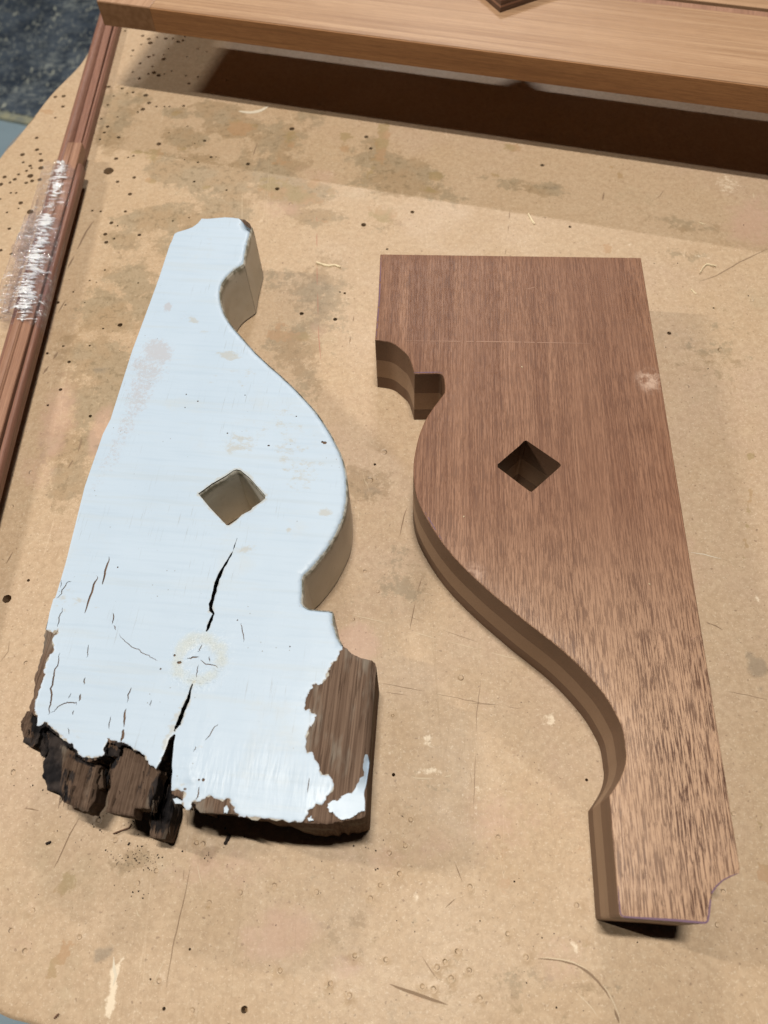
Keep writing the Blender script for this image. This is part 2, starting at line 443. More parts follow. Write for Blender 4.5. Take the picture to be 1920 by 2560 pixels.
# ---- weathered and rotten timber of the old bracket
def old_timber(name, q, r_):
    t = NT(name)
    g = t.noise(t.map((850, 11, 90)), 1, 4, .65)
    g2 = t.noise(t.map((70, 6, 40)), 1, 4, .65, .1)
    col = t.mix(t.ramp(g, .3, .7), (.075 * q, .046 * q, .032 * q), (.185 * q, .125 * q, .090 * q))
    col = t.mix(t.ramp(g2, .40, .62, 0, .20), col, (.115 * q, .070 * q, .047 * q))
    col = t.mix(t.ramp(t.noise(t.map((40, 12, 40), loc=(3, 0, 0)), 1, 4, .7), .52, .66, 0, .7), col, (.20 * q, .175 * q, .145 * q))
    col = t.mix(t.ramp(t.noise(t.map((900, 40, 900)), 1, 2), .58, .66, 0, .7), col, (.05, .03, .02))
    ch = t.attr('char')
    k = t.ramp(t.math('ADD', ch, t.math('MULTIPLY', t.math('SUBTRACT', t.noise(t.map((330, 34, 150)), 1, 5, .75), .5), 1.8)), .38, .58)
    col = t.mix(k, col, t.mix(t.ramp(t.noise(None, 90, 3), .45, .65), (.010, .009, .010), (.035, .028, .026)))
    nb = t.bump(g, .35, .0006); nb = t.bump(t.noise(t.map((160, 60, 220)), 1, 5, .7), .35, .0010, nb)
    return t.done(col, r_, .12, nb)
M_OLD = old_timber('old_wood', .95, .85)
M_ROT = old_timber('rotten_wood', .66, .9)


# ==================================================================== THE SETTING
# ---- shop floor with a dark scuffed rubber mat
t = NT('painted_concrete')
col = t.mix(t.ramp(t.noise(None, 2.5, 5, .6), .35, .65), (.21, .29, .35), (.26, .35, .41))
col = t.mix(t.ramp(t.noise(None, 60, 4, .7), .58, .7, 0, .4), col, (.22, .25, .27))
M_FLOOR = t.done(col, .45, .4, t.bump(t.noise(None, 30, 4), .3, .003))
t = NT('scuffed_rubber')
col = t.mix(t.ramp(t.noise(None, 9, 5, .7), .35, .65), (.030, .042, .062), (.075, .098, .130))
m1 = t.ramp(t.noise(t.map((1, 2.2, 1), rot=(0, 0, .5)), 16, 6, .8, 1.2), .50, .62, 0, .75)
m1 = t.math('MULTIPLY', m1, t.ramp(t.noise(t.map(loc=(4, 4, 0)), 4, 2), .42, .6, .25, 1))
col = t.mix(m1, col, (.36, .40, .38))
m2 = t.ramp(t.noise(t.map((2.4, 1, 1), rot=(0, 0, -.6), loc=(7, 3, 0)), 24, 4, .7, 2), .58, .66, 0, .8)
col = t.mix(m2, col, (.62, .64, .52))
M_MAT = t.done(col, .6, .3, t.bump(t.noise(None, 60, 4), .4, .004))
M_MATRIM = plain('yellowed_mat_rim', (.38, .37, .25), .6, .3, (30, (.22, .24, .21)))
FZ = -0.9
o = link('floor', [(-9, -6, FZ), (8, -6, FZ), (8, 11, FZ), (-9, 11, FZ)], [(0, 1, 2, 3)], [M_FLOOR]); tag(o, kind='structure')
mt = empty('floor_mat', (-1.6, 3.2, FZ), 0, 'dark scuffed rubber mat lying on the blue grey floor past the bench corner', 'mat')
md = Vector(U(62, 313, FZ)) - Vector(U(0, 300, FZ)); md.normalize(); mn = Vector((-md.y, md.x)); m0 = Vector(U(0, 300, FZ))
def mrect(a0, a1, b0, b1): return [tuple(m0 + md * a + mn * b) for a, b in ((a0, b0), (a1, b0), (a1, b1), (a0, b1))]
slab('mat_sheet', resample(mrect(-1.5, 1.9, .03, 2.3), .1), [], lambda P, D: np.full(len(P), FZ + .012), FZ + .001, .15, [M_MAT], mt)
slab('mat_rim', resample(mrect(-1.5, 1.9, 0, .0295), .1), [], lambda P, D: np.full(len(P), FZ + .009), FZ + .001, 0, [M_MATRIM], mt)

# ---- the bench
def px_of(P, z=0.):
    Rn = np.array(ROT); X = np.c_[P, np.full(len(P), z)] - [0, 0, CAM_H]; d = X @ Rn
    return np.stack([960 - d[:, 0] / d[:, 2] * F_PX, 1280 + d[:, 1] / d[:, 2] * F_PX], 1), d[:, 2] < -.05
E_ = []   # soft blobs of wear: channel, x, y, rx, ry, turn, amount
def blob(ch, x, y, rx, ry, a=0, k=1.): E_.append((ch, x, y, rx, ry, math.radians(a), k))
for x, y, rx, ry, a, k in ((300,270,40,60,20,.5),(275,330,30,45,0,.6),(345,250,30,20,0,.5),(445,282,30,12,0,.7),(545,280,60,22,5,.7),(590,318,55,22,0,.9),
        (460,345,45,22,10,.8),(420,425,45,30,0,.8),(495,435,60,40,10,.8),(560,450,40,30,0,.7),(590,460,22,70,20,.8),(560,525,60,30,0,.6),
        (395,545,90,26,-8,.7),(520,560,70,30,0,.7),(300,600,40,25,0,.6),(440,600,60,60,0,.4),(330,700,60,50,0,.5),(270,780,60,45,0,.7),
        (360,760,40,60,20,.55),(250,900,60,40,0,.8),(285,950,50,50,0,.85),(190,880,50,50,0,.4),(230,1010,60,60,0,.5),(150,1120,40,50,20,.6),(205,1120,20,60,20,.6),
        (255,1115,30,20,0,.7),(170,1200,50,60,20,.5),(230,1190,30,40,0,.5),(700,420,60,40,0,.55),(770,300,40,30,0,.4),(690,350,70,40,0,.5),
        (660,440,50,30,0,.5),(730,480,90,30,6,.7),(780,540,60,20,5,.6),(940,400,60,40,10,.5),(1000,425,80,28,8,.7),(980,460,90,30,8,.5),(690,700,60,40,0,.3),
        (800,740,60,90,0,.45),(740,870,70,60,0,.45),(760,960,50,60,0,.35),(1080,480,70,30,8,.4),(1330,470,90,14,10,.5),(1375,468,28,12,8,.7),(1720,640,50,12,10,.4),
        (1700,560,90,16,8,.35),(1790,880,70,90,0,.25),(960,560,50,20,0,.3),(900,1210,70,40,0,.5),(920,1230,26,30,0,.6),(1000,1450,60,60,0,.35),(1040,1440,50,30,0,.3),
        (330,2150,60,28,-15,.5),(520,2135,22,12,-30,.9),(200,950,50,50,0,.4),(430,1000,10,10,0,0),(1050,2000,160,60,0,.15),(880,2330,120,90,0,.2),(1300,2450,200,80,0,.2)):
    blob('grime', x, y, rx, ry, a, k)
for x, y, rx, ry, a, k in ((725,345,16,20,0,.75),(862,340,12,11,0,.9),(862,373,12,12,0,.9),(955,355,15,48,12,.85),(930,420,12,50,18,.5),(700,475,60,16,6,.8),(740,490,55,18,8,.8),
        (783,461,16,12,-20,.75),(828,482,13,13,0,.75),(955,535,34,18,10,.8),(1090,440,18,9,8,.9),(1075,472,26,9,8,.75),(810,548,28,12,0,.55),(1280,368,20,9,8,.8),(1235,440,20,9,0,.5),
        (1534,418,6,3,-30,.9),(1550,438,4,9,0,1.),(1518,625,10,12,0,.85),(690,450,40,8,3,.6),(700,405,22,10,0,.6),(598,320,32,16,0,.9),(385,387,20,14,0,.8),(380,452,14,10,0,.8),
        (118,279,15,5,5,.9),(440,282,22,6,0,.6),(705,840,40,20,0,.6),(757,845,14,12,0,.95),(700,812,12,20,0,.6),(165,2205,22,26,40,.9),(150,2395,16,50,30,.9),(522,2270,13,7,-30,.6),
        (1465,2357,13,12,0,.7),(1525,2120,14,10,0,.6),(1450,2130,18,14,0,.4),(1742,1293,7,5,0,.8),(1810,1343,7,8,0,.9),(1880,1150,6,28,5,.85),(1876,1230,4,90,3,.75),(1865,1340,5,80,4,.75),
        (512,470,18,7,0,.5),(355,380,50,5,5,.6),(455,375,18,5,10,.6),(1013,2010,16,12,0,.4),(980,2475,60,6,15,.7),(1070,2500,50,7,16,.8),(350,2450,24,8,20,.0),(1340,2270,12,14,0,.3),
        (1340,2410,40,60,0,.25),(1260,2180,20,160,6,.35),(1130,2300,16,190,3,.25),(1920,2180,30,20,0,.7),(1900,2060,24,18,0,.5),(740,2415,0.1,.1,0,0)):
    blob('glue', x, y, rx, ry, a, k)
for x, y, rx, ry, a, k in ((250,1080,22,60,15,.9),(140,1060,40,110,15,.7),(890,1610,46,46,0,1.),(875,1640,22,30,0,.9),(800,820,30,50,0,.4),(700,2340,90,60,-20,.8),(860,2420,50,30,0,.6),
        (1190,1740,60,70,0,.3),(1080,2110,60,40,0,.5),(560,2170,140,60,0,.5),(1240,2050,120,90,0,.5),(1400,2400,60,70,0,.5),(930,2150,120,30,0,.5),(100,1180,50,50,0,.5),(55,2300,60,120,0,.3),
        (1700,1450,60,120,0,.5),(1880,560,60,60,0,.7),(700,520,70,25,5,.5),(790,440,70,20,8,.5),(1000,560,60,40,0,.3),(1350,2000,100,140,0,.3)):
    blob('bruise', x, y, rx, ry, a, k)
for x, y, rx, ry, a, k in ((820,430,40,22,8,.35),(1372,1801,18,16,0,.75),(1070,1850,12,13,0,.9),(1138,1862,10,8,0,.7),
        (1436,2368,13,16,0,.8),(285,2445,8,70,12,.95),(275,2510,13,40,14,1.),(304,2400,3,34,8,.6),(332,2530,10,20,20,.7),(700,1720,10,10,0,0),(1040,2240,12,20,20,.6),(1000,2210,10,14,0,.5),
        (1160,2060,60,14,12,.5),(1190,2020,30,8,20,.5),(1060,1925,60,10,3,.6),(1230,2110,22,6,0,.5),(1430,2190,4,50,0,.35),(1520,2600,3,3,0,0),(1580,615,14,4,0,.9),(1895,1500,6,12,20,.7),
        (350,280,22,8,0,.4),(620,250,10,8,0,.5),(590,232,40,3,8,.4),(470,340,30,12,0,.3),(1740,830,60,80,0,.25),(1820,460,40,30,20,.5),(1240,1500,20,12,0,.2),(780,1700,10,20,0,.3),
        (990,1890,60,60,0,.35),(1180,1980,90,70,0,.35),(730,1990,0.1,.1,0,0),(1800,690,30,16,0,.35),(600,2100,0.1,.1,0,0),(1760,640,30,10,0,.5)):
    blob('dust', x, y, rx, ry, a, k)
for x, y, rx, ry, a, k in ((255,2385,26,15,-22,1.),(235,2392,14,12,-20,.8),(178,2508,9,11,0,.8),(194,2511,4,5,0,.8),(614,2208,10,5,20,.9),(625,2212,4,3,0,.8),(1895,1668,24,24,0,.95),(1872,1640,5,16,-35,.8),
        (1868,1562,14,6,50,.95),(1890,1585,9,4,50,.8),(1906,1718,5,14,5,.8),(1898,1752,5,12,5,.8),(378,2005,0.1,.1,0,0),(1382,466,24,10,8,.5),(930,1225,26,12,10,.6),(915,1250,8,22,20,.5),
        (250,925,30,8,-4,.6),(262,1120,24,9,5,.7),(340,245,20,12,0,.4),(365,245,10,14,0,.3),(520,2190,10,3,0,.4),(780,290,0.1,.1,0,0),(650,400,4,60,22,.55),(690,345,40,10,0,.4),(1130,2075,10,18,20,.2),
        (1845,870,40,90,0,.2),(1690,850,90,60,10,.35),(800,700,90,24,10,.35),(820,780,30,80,0,.3),(1008,2355,4,40,-40,.6),(1120,2255,3,14,-35,.9),(1134,2235,3,16,-25,.7),(1090,2450,30,18,0,.3),(1000,2540,80,60,0,.35)):
    blob('smudge', x, y, rx, ry, a, k)
def chan(ch):
    L = [e for e in E_ if e[0] == ch and e[3] > .5]
    def f(P):
        q, ok = px_of(P); out = np.zeros(len(P))
        for _, x, y, rx, ry, a, k in L:
            dx, dy = q[:, 0] - x, q[:, 1] - y; c_, s_ = math.cos(a), math.sin(a)
            d = np.sqrt(((dx * c_ + dy * s_) / rx) ** 2 + ((-dx * s_ + dy * c_) / ry) ** 2)
            out = np.maximum(out, k * np.clip(1.35 - .75 * d, 0, 1))
        out[~ok] = 0
        if ch == 'grime':   # the bench was dirty beyond the picture too
            far = ~ok | (q[:, 0] < -80) | (q[:, 0] > 2000) | (q[:, 1] < -80) | (q[:, 1] > 2640)
            nz = np.array([noise.noise(Vector((x * 7, y * 7, 1))) for x, y in P[far]]) if far.any() else []
            out[far] = np.clip(nz, 0, .6)
        return out
    return f

tl = [(-.323,1.012),(-.332,.939),(-.3585,.876),(-.374,.827),(-.387,.789),(-.396,.765),(-.425,.66),(-.440,.53),(-.440,.36),(-.415,.2),(-.36,.085),(-.305,.008),(-.2415,-.0235),(-.2116,-.0330),
      (-.10,-.068),(.1,-.12),(.4,-.17),(.7,-.14),(.95,.0),(1.1,.3),(1.14,.8),(1.08,1.2),(.9,1.6),(.5,1.8),(.1,1.8),(-.18,1.62),(-.29,1.35),(-.318,1.15)]
tl = smooth_line(tl, 10, closed=True)[::-1]
holes_px = []
H1 = [(810,200,5),(925,232,7),(965,252,8),(975,278,10),(915,288,5),(1018,242,5),(1075,250,7),(1122,250,7),(1155,270,10),(1187,262,8),(1200,235,6),(862,326,6),(852,362,4),(1092,315,5),(965,368,7),(995,358,5),
 (1062,383,9),(1062,354,4),(908,410,6),(988,430,5),(1113,460,5),(860,467,5),(962,478,5),(1000,470,9),(1030,488,9),(904,508,7),(1065,480,4),(1205,490,6),(1283,497,6),(1225,541,9),(1338,335,5),(1283,315,6),(1212,368,5),
 (1470,520,5),(792,573,6),(704,563,8),(825,605,4),(862,598,6),(945,618,9),(738,622,4),(966,667,8),(1014,690,5),(1065,690,4),(1098,690,6),(1190,686,8),(925,708,9),(893,726,5),(698,680,5),(762,758,4),(697,820,7),
 (655,770,5),(603,865,7),(676,858,6),(648,903,5),(770,890,7),(1215,818,5),(1095,860,4),(1326,912,9),(1262,930,4),(1030,933,9),(752,1028,8),(830,1020,4),(865,1010,5),(1368,1018,8),(1400,1018,4),(1283,1052,6),
 (1258,1177,7),(870,1150,7),(762,1178,7),(666,1100,6),(704,1108,19),(843,1258,8),(722,1444,8),(762,1463,5),(682,1518,10),(688,1570,10),(740,1547,6),(903,1522,9),(812,1370,6),(652,1370,5),(598,1365,5),(1120,1432,5),
 (1225,1410,5),(1468,1232,6),(1605,1062,7),(1195,1035,4),(358,628,7),(412,623,8),(408,690,7),(358,763,5),(237,893,7),(240,970,8),(146,1002,9),(262,998,6),(265,1040,9),(150,1052,6),(195,1075,7),(205,1090,5),(265,1088,10),
 (172,1107,6),(196,1140,11),(120,1130,6),(30,1147,8),(95,1162,8),(208,1172,8),(258,1164,9),(5,1195,9),(65,1183,6),(170,1185,7),(105,1250,5),(70,1250,5),(62,1262,4),(0,1290,5),(134,1315,9),(126,1334,6),(120,1350,4),
 (45,1376,5),(195,1372,12),(60,1482,9),(5,1622,9),(72,1645,8),(124,1618,5),(1210,230,0)]
H2 = [(65,1300,7),(600,1478,14),(678,1503,7),(760,1368,8),(878,1476,6),(1245,1710,19),(1070,1748,9),(448,1880,8),(655,1930,10),(490,2005,12),(930,1925,9),(1087,1140,9),(1000,1268,6),(930,1250,8),(1433,1275,8),(15,930,14),(196,930,7),(140,970,8)]
H3 = [(637,755,12),(558,1010,12),(440,1155,9),(832,1255,12)]
H4 = [(708,1075,7),(1055,1078,14),(820,818,5),(650,947,4)]
H5 = [(41,66,4),(875,86,6),(563,525,4),(745,1070,4),(683,768,3),(1095,788,3),(415,695,3)]
for L, ox, oy, s in ((H1,0,0,2.592),(H2,0,400,4.1475),(H3,0,700,3.6875),(H4,0,1900,1.728),(H5,960,1900,1.728)):
    for u, v, r_ in L:
        if r_: holes_px.append((ox + u / s, oy + v / s, r_ / s))
holes_px += [(909,562,5),(730,322,5),(916,342,4),(927,371,3.5),(1356,413,4),(620,410,4),(693,472,4.5),(968,623,2.5),(838,798,4),(862,733,2.5),(1031,530,4),(17,1497,10),(71,1451,3.5),(1673,833,4),(1784,770,2),
             (754,784,4),(791,473,1),(984,1937,4),(983,1938,0),(850,730,2),(1425,567,3),(937,1161,2.5)]
craters_px = []
for u, v in ((57,55),(427,260),(497,347),(876,362),(675,478),(594,532),(1037,573),(1185,543),(1367,571),(1600,598),(903,617),(140,650),(48,737),(343,765),(107,825),(1533,845),(1210,910),(687,955),(1428,965),(1510,1018),(830,1083),(1643,540),(850,357)):
    craters_px.append((u / 1.728, 1900 + v / 1.728, 7.5))
for u, v in ((92,370),(22,402),(67,491),(372,548),(493,334),(535,750),(317,826),(614,852),(264,872),(230,895),(369,910),(8,862),(166,978),(214,990),(415,1030),(290,943),(833,628),(1467,570),(1440,712),(1510,232),(115,258)):
    craters_px.append((960 + u / 1.728, 1900 + v / 1.728, 7.5))
craters_px += [(960,1130,9),(925,1200,9),(912,1428,5),(944,1478,6),(882,1548,6),(1152,1694,9),(982,1789,5),(1802,875,9),(1880,750,6),(1717,966,8),(32,1930,8),(65,1658,7),(78,1181,7),(36,1187,7),(28,1266,7),(727,510,6),(500,460,0)]
table_holes = []; rr = random.Random(5)
def try_hole(cx, cy, r_):
    for (x, y, q) in used_h:
        if math.hypot(cx - x, cy - y) < q + r_ + .0005: return
    used_h.append((cx, cy, r_)); n = 12 if r_ < .003 else 18
    table_holes.append([(cx + r_ * math.cos(2 * math.pi * k / n) * rr.uniform(.93, 1.07), cy + r_ * math.sin(2 * math.pi * k / n) * rr.uniform(.93, 1.07)) for k in range(n)])
used_h = []
for x, y, r_ in sorted(holes_px, key=lambda h: -h[2]):
    if r_ < .9: continue
    a, b = U(x - r_, y), U(x + r_, y); cx, cy = U(x, y); try_hole(cx, cy, math.dist(a, b) / 2 * (1.75 if y < 560 and x < 420 else 1.35 if y < 1300 else 1.1))
for k in range(60):   # more of the same outside the picture
    cx, cy = rr.uniform(-.2, .9), rr.uniform(1.15, 1.6)
    if inside([(cx, cy)], tl)[0]: try_hole(cx, cy, rr.uniform(.001, .002))
craters = []
for x, y, r_ in craters_px:
    if r_ < 1: continue
    a, b = U(x - r_, y), U(x + r_, y); cx, cy = U(x, y); r_ = math.dist(a, b) / 2
    if all(math.hypot(cx - hx, cy - hy) > hr + r_ * 1.6 for hx, hy, hr in used_h): craters.append((cx, cy, r_, rr.random()))
ex = []
for cx, cy, r_, _ in craters:
    for q, n in ((0, 1), (.4, 6), (.75, 9), (1.0, 12), (1.3, 12)):
        for k in range(n): ex.append((cx + q * r_ * math.cos(6.283 * k / n + q), cy + q * r_ * math.sin(6.283 * k / n + q)))
gx, gy = np.meshgrid(np.arange(-.44, .62, .0052), np.arange(-.12, 1.08, .0052)); G = np.stack([gx, gy], -1).reshape(-1, 2) + rng.uniform(-.0012, .0012, (gx.size, 2))
gx, gy = np.meshgrid(np.arange(-.44, 1.15, .04), np.arange(-.2, 1.85, .04)); G2 = np.stack([gx, gy], -1).reshape(-1, 2)
G2 = G2[(G2[:, 0] > .64) | (G2[:, 1] > 1.1)]
G = np.r_[G, G2]; G = G[inside(G, tl)]; G = G[dist(G, tl) > .004]
keep = np.ones(len(G), bool)
for hx, hy, hr in used_h: keep &= np.hypot(G[:, 0] - hx, G[:, 1] - hy) > hr + .0012
for cx, cy, r_, _ in craters: keep &= np.hypot(G[:, 0] - cx, G[:, 1] - cy) > r_ * 1.5
G = G[keep]
def table_z(P, D):
    Z = -.0022 * np.clip(1 - D / .003, 0, 1) ** 2
    for cx, cy, r_, q in craters:
        d = np.hypot(P[:, 0] - cx, P[:, 1] - cy) / r_
        m = d < 1.29
        Z[m] += np.where(d[m] < .85, -.0007 * (.4 + .6 * np.sin(d[m] * 9 + q * 6)), np.clip(1 - abs(d[m] - 1.0) / .3, 0, 1) * .00022)
    return Z
def pit_f(P):
    o_ = np.zeros(len(P))
    for cx, cy, r_, q in craters:
        dx, dy = P[:, 0] - cx, P[:, 1] - cy; d = np.hypot(dx, dy) / r_; m = d < 1.4
        o_[m] = np.maximum(o_[m], np.clip(1 - abs(d[m] - .80) / .22, 0, 1) * (.65 + .35 * np.sin(np.arctan2(dy[m], dx[m]) + q * 6)))
    return o_
bench = empty('workbench', (0.2, 0.8, 0), 0, 'tan fibreboard workbench top, drilled, stained and scratched, under all the woodwork', 'workbench')
slab('bench_top', tl, table_holes, table_z, -.0118, 0, [M_TABLE], bench, rings=(.0015, .003), extra=list(map(tuple, G)) + ex, hole_zb=-.0118,
     attr={**{k: chan(k) for k in ('grime', 'glue', 'bruise', 'dust', 'smudge')}, 'pit': pit_f})
M_CORE = plain('fibreboard_core', (.20, .125, .065), .9, .1)
slab('lower_board', resample(tl, .02), [], lambda P, D: np.full(len(P), -.0120), -.036, .1, [M_CORE], bench)
for lx, ly in ((-.25, .3), (.3, .05), (.9, .45), (.55, 1.5), (-.1, 1.35)):
    V, F = boxmesh(lx - .035, lx + .035, ly - .035, ly + .035, FZ, -.0365, .003); link('leg', V, F, [M_RAIL], bench)

# pencil, saw and knife marks, each a thin sheet lying on the bench
M_PENCIL = plain('pencil_line', (.26, .18, .12), .7, .2); M_DARKLN = plain('dark_score', (.225, .155, .10), .8, .2)
M_PALELN = plain('pale_scratch', (.52, .42, .30), .7, .2); M_WHITELN = plain('white_paint_mark', (.56, .50, .40), .6, .3)
M_REDLN = plain('red_pencil', (.36, .17, .12), .7, .2)
marks = {}
def mark(m, pts, wpx, dash=None, seed=1, z=.00012):
    w_ = wpx * .0003 * (1.4 if pts[0][1] < 900 else 1)
    P = US(pts); P = resample(P, .004, closed=False); r = random.Random(seed)
    V, F = marks.setdefault(m.name, ([], [], m))[:2]
    run = []
    def flush():
        if len(run) > 1:
            pl = ribbon_poly(run, w_); n = len(run); b = len(V); V.extend((x, y, z) for x, y in pl)
            for i in range(n - 1): F.append((b + i, b + 2 * n - 1 - i, b + 2 * n - 2 - i, b + i + 1))
    for p in P:
        if dash and r.random() < dash: flush(); run.clear(); continue
        run.append((p[0] + r.gauss(0, .00010), p[1] + r.gauss(0, .0001)))
    flush()
mark(M_DARKLN, [(1026,1246),(1010,1290),(999,1342)], 3, .12, 2); mark(M_DARKLN, [(992,1362),(988,1378)], 4, .2, 3)
mark(M_DARKLN, [(1062,1402),(1058,1430),(1050,1460),(1043,1480),(1035,1520),(1024,1575)], 2.2, .22, 4)
mark(M_DARKLN, [(966,1455),(960,1475),(952,1500),(945,1530),(936,1560)], 4, .35, 5)
mark(M_PALELN, [(870,1535),(960,1556),(1060,1588),(1180,1620),(1300,1650)], 2.2, .12, 6); mark(M_PENCIL, [(935,1508),(1010,1535),(1120,1580),(1195,1605)], 1.2, .15, 7)
mark(M_PENCIL, [(955,1708),(1060,1728),(1190,1755),(1300,1772)], 1.4, .1, 8); mark(M_PENCIL, [(960,1730),(1140,1756),(1290,1765)], 1.1, .25, 9)
mark(M_PENCIL, [(1202,1700),(1192,1780),(1188,1900),(1184,2020)], 1.6, .08, 10); mark(M_PENCIL, [(1110,1870),(1170,1910),(1180,1960)], .9, .2, 11)
mark(M_REDLN, [(792,520),(792,640),(794,740),(796,830),(802,900)], 1.5, .18, 12); mark(M_DARKLN, [(658,300),(648,345),(632,390)], 3, .25, 13)
mark(M_DARKLN, [(480,2145),(466,2220),(450,2290),(432,2370),(418,2450),(402,2556)], 1.8, .12, 14); mark(M_DARKLN, [(198,2045),(175,2085),(155,2130),(134,2172)], 2.6, .15, 15)
mark(M_DARKLN, [(0,2010),(40,2018),(98,2026)], 3, .3, 16); mark(M_PALELN, [(492,2155),(500,2195),(508,2228)], 2.0, .1, 17); mark(M_PALELN, [(420,2385),(392,2440),(375,2475)], 2, .2, 18)
mark(M_PALELN, [(340,2270),(346,2288),(352,2292)], 3, 0, 19); mark(M_PENCIL, [(470,2040),(462,2150),(452,2280)], 1.2, .3, 20)
arc = [(1345,2397),(1395,2400),(1440,2412),(1478,2438),(1508,2470),(1530,2508),(1548,2558)]
mark(M_DARKLN, smooth_line(arc, 4), 5, .03, 21); mark(M_PALELN, smooth_line([(x + 4, y - 2) for x, y in arc], 4), 2.5, .15, 22, .0002)
mark(M_PALELN, smooth_line([(1350,2470),(1400,2465),(1440,2482),(1475,2515),(1500,2550)], 4), 2, .2, 23)
mark(M_PALELN, smooth_line([(1000,1930),(1040,1945),(1100,1945),(1130,1936),(1150,1925)], 4), 4, .2, 24); mark(M_PALELN, [(1120,1900),(1160,1935),(1175,1950)], 3, .2, 25)
mark(M_WHITELN, smooth_line([(596,278),(625,281),(652,276),(672,264)], 4), 11, 0, 26); mark(M_WHITELN, [(285,2390),(284,2420),(290,2440),(282,2465),(285,2500)], 6, .12, 27)
mark(M_PALELN, [(1881,468),(1884,490),(1885,510)], 3, .3, 28); mark(M_DARKLN, [(1920,622),(1850,655),(1790,690),(1720,712)], 2.6, .04, 29); mark(M_DARKLN, [(1510,480),(1505,510),(1496,550)], 4, .3, 30)
mark(M_DARKLN, [(1660,475),(1650,490),(1640,497)], 2, 0, 31); mark(M_DARKLN, [(1275,520),(1268,600),(1263,636)], 2, .15, 32); mark(M_WHITELN, [(1725,1380),(1760,1386),(1805,1398)], 2.5, .2, 33)
mark(M_DARKLN, [(1765,1555),(1790,1565),(1840,1595),(1862,1620),(1880,1645)], 3, .3, 34); mark(M_PENCIL, [(1815,1728),(1870,1738),(1920,1750)], 1.4, .1, 35)
mark(M_PENCIL, [(965,2345),(1010,2355),(1050,2355)], 1.4, .1, 36); mark(M_DARKLN, [(1136,2155),(1146,2180),(1156,2205),(1157,2225),(1140,2245),(1112,2270)], 2.2, .2, 37)
mark(M_DARKLN, [(975,2460),(1010,2475),(1060,2492),(1120,2512)], 6, .03, 38); mark(M_PENCIL, [(1055,2390),(1080,2430),(1110,2470)], 2, .2, 39)
mark(M_DARKLN, [(258,520),(215,580),(185,640),(165,680)], 5, .15, 40); mark(M_DARKLN, [(165,750),(140,790)], 3, .2, 41); mark(M_DARKLN, [(145,880),(115,925),(80,975)], 6, .1, 42)
mark(M_DARKLN, [(0,1430),(15,1410),(32,1380)], 4, .3, 43); mark(M_PENCIL, [(24,1602),(20,1630),(0,1655)], 1.6, 0, 44); mark(M_DARKLN, [(205,1095),(195,1130),(170,1170)], 5, .25, 45)
mark(M_DARKLN, [(885,790),(875,850),(868,880)], 2.5, .25, 46); mark(M_WHITELN, [(1880,740),(1884,755)], 3, 0, 47); mark(M_DARKLN, [(90,290),(45,340),(10,380)], 2, .1, 48)
for k, (V, F, m) in marks.items():
    o = link('scribed_line', V, F, [m], bench); tag(o, kind='stuff')

# ==================================================================== RAISED DOOR FRAME, TOP
BZ, BH = .075, .0248
c0 = U(262, 63, BZ); BA = math.radians(-18.05)
fr = empty('door_frame', (c0[0], c0[1], BZ), BA, 'large pale mahogany door frame raised above the back of the bench, casting the long dark shadow', 'door frame')
frm = frame_of(fr)
def fbox(name, x0, x1, y0, y1, z0, z1, mat, bev=.0007, root=None, rt=None):
    V, F = boxmesh(x0, x1, y0, y1, z0, z1, bev)
    V = [tuple((rt or frm) @ Vector(v)) for v in V]
    return link(name, V, F, [mat], root or fr)
fbox('stile', 0, .0600, 0, .75, 0, BH, M_STILE)
# the rail: top in straight grain, its long edge in flat-sawn grain
fbox('rail', .0602, .95, .0003, .116, 0.0002, BH - .0001, M_RAIL)
fbox('rail_edging', .0603, .95, -.0012, .0002, .0006, BH - .0007, M_ENDG, .0003)
fbox('stile_edging', .0003, .0600, -.0010, -.0001, .0006, BH - .0007, plain('stile_end_grain', (.19, .10, .048), .7, .2, (140, (.24, .135, .07))), .0003)
fbox('bead', .0602, .95, .1166, .1290, 0.004, BH - .0022, M_STRIP2, .0012)
fbox('stile', .95, 1.01, 0, .75, 0, BH, M_STILE)
fbox('rail', .0602, .95, .64, .75, 0, BH, M_RAIL)
fbox('rail', .0602, .95, .1365, .1760, 0.0002, BH - .0030, M_RAIL)
fbox('rail', .0602, .95, .34, .42, 0.0002, BH - .0030, M_RAIL)
M_BLOCK = wood_done(wood('dark_layered_wood', (.075, .040, .026), (.135, .075, .05), (.20, .115, .075), pore=.3, stripe=.4, along='x', seed=12, rough=.5))
# trestle blocks that hold the frame up
for i, (x, y) in enumerate(((.02, .50), (.93, .03), (.93, .50), (.02, .70))):
    V, F = boxmesh(x - .03, x + .03, y - .02, y + .02, -BZ + .0003, -.0002, .001)
    V = [tuple(frm @ Vector(v)) for v in V]
    link('support_block', V, F, [M_STRIP2], fr)
# dark square block lying on the frame
tz = BZ + BH
b0 = U(1250, 32, tz); b1 = U(1207, 0, tz); b2 = U(1345, 0, tz)
a1 = math.atan2(b2[1] - b0[1], b2[0] - b0[0])
bl = empty('corner_block', (b0[0], b0[1], tz), a1, 'dark layered wood block with a sharp corner lying on top of the raised frame', 'wood block')
blm = frame_of(bl)
for k, (z0, z1, m) in enumerate(((0, .0040, M_BLOCK), (.0041, .0062, M_STRIP2), (.0063, .0100, M_BLOCK), (.0101, .0128, M_STRIP))):
    fbox('ply', 0 + .0001 * k, .11, 0 + .0001 * k, .11, z0 + .0002, z1, m, .0002, bl, blm)

